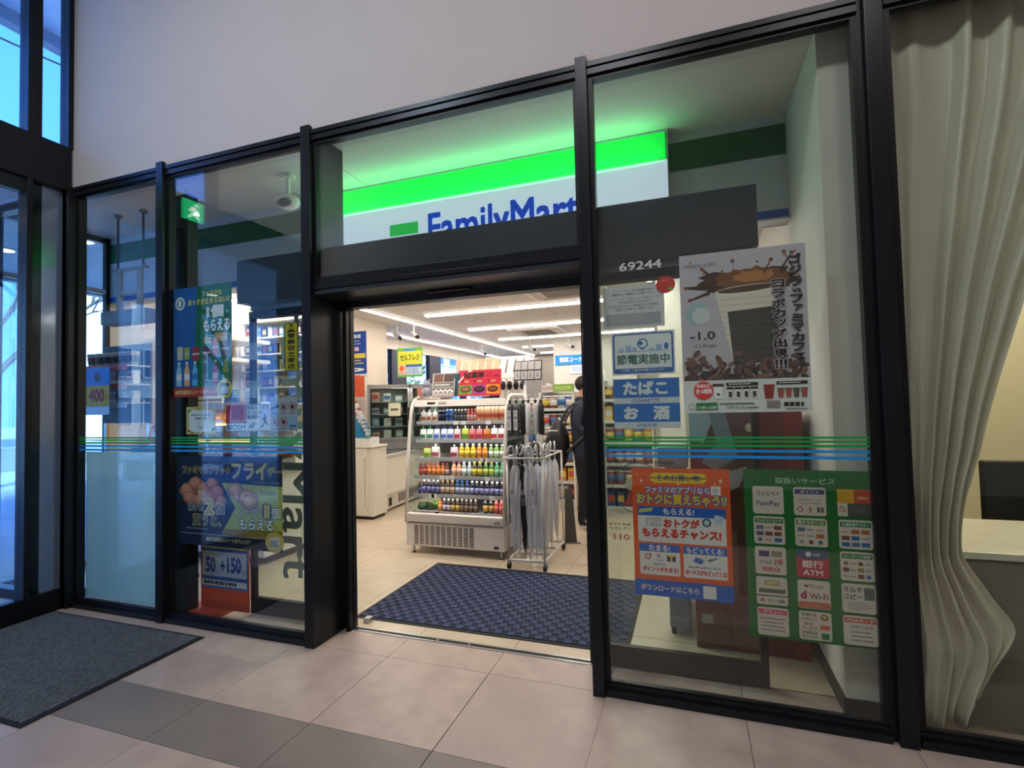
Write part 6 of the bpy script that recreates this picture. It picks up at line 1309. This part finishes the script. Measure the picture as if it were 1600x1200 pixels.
def curtain_pt(u, v):
    z = 3.03-v*3.0
    KN = [(0, 1.04), (.12, 1.08), (.33, 1.17), (.50, 1.10), (.73, 1.015), (1.15, 1.095), (1.78, 1.27), (2.3, 1.46), (2.7, 1.60), (3.1, 1.66)]
    xr = KN[-1][1]
    for i in range(len(KN)-1):
        if z <= KN[i+1][0]:
            t = (z-KN[i][0])/(KN[i+1][0]-KN[i][0]); p0, p1, p2, p3 = KN[max(0, i-1)][1], KN[i][1], KN[i+1][1], KN[min(len(KN)-1, i+2)][1]
            xr = .5*(2*p1+(p2-p0)*t+(2*p0-5*p1+4*p2-p3)*t*t+(3*p1-p0-3*p2+p3)*t**3); break
    cr = (xr-.83)/.77
    y = .142+.030*fold(u+.006*sin(2.1*z))+.006*sin(40*u+1.3*z)+(.007*sin(7*z+14*u) if z < 1.0 else 0)+.004*sin(3.1*z+23*u+2*sin(2.3*z))
    x = .835+(xr-.835)*u
    zz = z
    if z < .78: zz = z+.035*sin(u*15)*(0.78-z)+.22*max(0, u-.55)*min(1, (.78-z)*2)
    return (x, min(.182, max(.104, y)), max(.012, zz))
cu = MB().grid(curtain_pt, 160, 70, CUR).build('curtain', smooth=True); tag(cu, 'tall creased pale curtain gathered low behind the rightmost pane', 'curtain')
sm = cu.modifiers.new('thickness', 'SOLIDIFY'); sm.thickness = .002
MB().box(.8, 2.4, .13, .15, 3.0, 3.03, STEEL).build('curtain_rail', cu)

# ================================================================== PERSON WITH BACKPACK
def skin_mesh(name, joints, bones, root, sub=2):
    me = bpy.data.meshes.new(name); me.from_pydata([j[0] for j in joints], bones, []); o = bpy.data.objects.new(name, me); C.objects.link(o)
    o.modifiers.new('skin', 'SKIN'); ly = me.skin_vertices[0] if me.skin_vertices else None
    if ly is None: bpy.context.view_layer.objects.active = o; ly = me.skin_vertices[0]
    for i, j in enumerate(joints): ly.data[i].radius = (j[1], j[2] if len(j) > 2 else j[1]); ly.data[i].use_root = (i == root)
    s_ = o.modifiers.new('sub', 'SUBSURF'); s_.levels = sub; s_.render_levels = sub
    dg = bpy.context.evaluated_depsgraph_get(); m2 = bpy.data.meshes.new_from_object(o.evaluated_get(dg))
    bpy.data.objects.remove(o); m2.name = name; return m2
PX, PY = -1.135, 3.12
# facing +x; y is the shoulder axis
J = [((0, 0, .90), .13, .115), ((.0, 0, 1.06), .125, .11), ((-.01, 0, 1.22), .14, .125), ((-.01, 0, 1.33), .10, .12), ((.01, 0, 1.40), .05, .05), ((.03, 0, 1.47), .065, .06), ((.045, 0, 1.55), .075, .068),
     ((0, -.15, 1.32), .062), ((-.02, -.19, 1.12), .046), ((.14, -.17, .98), .036), ((.22, -.14, 1.00), .028),
     ((0, .15, 1.32), .062), ((-.02, .19, 1.12), .046), ((.14, .17, .98), .036), ((.22, .14, 1.00), .028),
     ((0, -.085, .84), .095), ((.015, -.09, .48), .062), ((-.02, -.09, .10), .045), ((.0, -.09, .045), .042), ((.13, -.10, .035), .034),
     ((0, .085, .84), .095), ((.03, .09, .48), .062), ((.02, .09, .10), .045), ((.04, .09, .045), .042), ((.17, .10, .035), .034)]
Bn = [(0, 1), (1, 2), (2, 3), (3, 4), (4, 5), (5, 6), (3, 7), (7, 8), (8, 9), (9, 10), (3, 11), (11, 12), (12, 13), (13, 14), (0, 15), (15, 16), (16, 17), (17, 18), (18, 19), (0, 20), (20, 21), (21, 22), (22, 23), (23, 24)]
pm = skin_mesh('person', J, Bn, 0)
SKIN = mat('b98a6c', rough=.55, noise=.04); JK = mat('1d2233', rough=.8, noise=.12, scale=40); TR_ = mat('17181c', rough=.85, noise=.1, scale=40); SH = mat('c9c7c4', rough=.6)
for m_ in (SKIN, JK, TR_, SH): pm.materials.append(m_)
for pl_ in pm.polygons:
    c = pl_.center; pl_.use_smooth = True
    hand = c.x > .17 and .85 < c.z < 1.15
    pl_.material_index = 0 if (c.z > 1.405 or hand) else (1 if c.z > .80 else (2 if c.z > .055 else 3))
pe = bpy.data.objects.new('person', pm); C.objects.link(pe); pe.location = (PX, PY, .0); tag(pe, 'person in a dark navy jacket and black trousers standing behind the umbrella rack', 'person')
zs = min(v.co.z for v in pm.vertices); pe.location.z = -zs
HR = mat('17120f', rough=.7, noise=.3, scale=60, bump=.5)
h = MB().ball((.03, 0, 1.575), .095, HR, sx=1.05, sy=.90, sz=.95, sub=3, jit=.02)
h.v = [(x, y, z) if (z > 1.575 or x < .055) else (x*.5+.02, y*.8, max(z, 1.54)) for x, y, z in h.v]
h.build('hair', pe, smooth=True)
fc = MB().ball((.125, 0, 1.535), .013, SKIN, sz=1.3).build('nose', pe, smooth=True)
MB().ball((.112, -.028, 1.555), .009, WHITE).ball((.112, .028, 1.555), .009, WHITE).ball((.119, -.028, 1.555), .005, BLACK).ball((.119, .028, 1.555), .005, BLACK).build('eyes', pe, smooth=True)
MB().ball((.030, -.066, 1.54), .020, SKIN, sx=.7, sy=.4, sz=1.3).ball((.030, .066, 1.54), .020, SKIN, sx=.7, sy=.4, sz=1.3).build('ears', pe, smooth=True)
MB().box(.105, .118, -.018, .018, 1.500, 1.505, mat('8a4a40')).build('mouth', pe)
for s_ in (-1, 1):
    fb = MB()
    for f in range(4):
        yy = s_*.14+(f-1.5)*.017; L_ = (.058, .068, .063, .050)[f]
        fb.tube([(.225, yy, 1.00), (.225+L_*.55, yy*1.01, .998), (.225+L_*.9, yy*1.01, .985), (.225+L_, yy, .97)], [.0085, .008, .0075, .005], SKIN, n=7)
    fb.tube([(.20, s_*.115, 1.005), (.225, s_*.095, 1.01), (.25, s_*.09, 1.00)], [.010, .009, .006], SKIN, n=7)
    fb.build('fingers', pe, smooth=True)
cl = MB().lathe([(.068, 1.375), (.075, 1.40), (.066, 1.43)], JK, n=18, c=(0, 0, 0)).build('collar', pe, smooth=True)
bp = empty('backpack', (PX-.265, PY-.02, .62-zs), label='bulky black backpack on the back of the person in navy', cat='backpack'); BP = mat('101012', rough=.6, noise=.3, scale=14, bump=.5)
b_ = MB().ball((0, 0, .28), .2, BP, sx=.70, sy=.85, sz=1.45, sub=3, jit=.025)
b_.v = [(x*(.78+.30*min(1, max(0, (.56-z)/.35))) - .10*max(0, .45-z)+.10*max(0, .16-z), y, z) for x, y, z in b_.v]
b_.build('bag_body', bp, smooth=True); MB().ball((-.12, 0, .22), .12, BP, sx=.45, sy=1.0, sz=1.15, sub=2, jit=.04).build('front_pocket', bp, smooth=True)
for s_ in (-1, 1): MB().tube([(.06, s_*.07, .54), (.13, s_*.10, .68), (.22, s_*.12, .745), (.31, s_*.12, .69), (.345, s_*.13, .55), (.30, s_*.14, .38), (.12, s_*.12, .22)], .015, mat('4a4d55', rough=.6), n=6).build('shoulder_strap', bp, smooth=True)
MB().tube([(.05, -.02, .55), (.03, 0, .60), (.05, .02, .55)], .008, BP, n=6).build('carry_loop', bp, smooth=True)
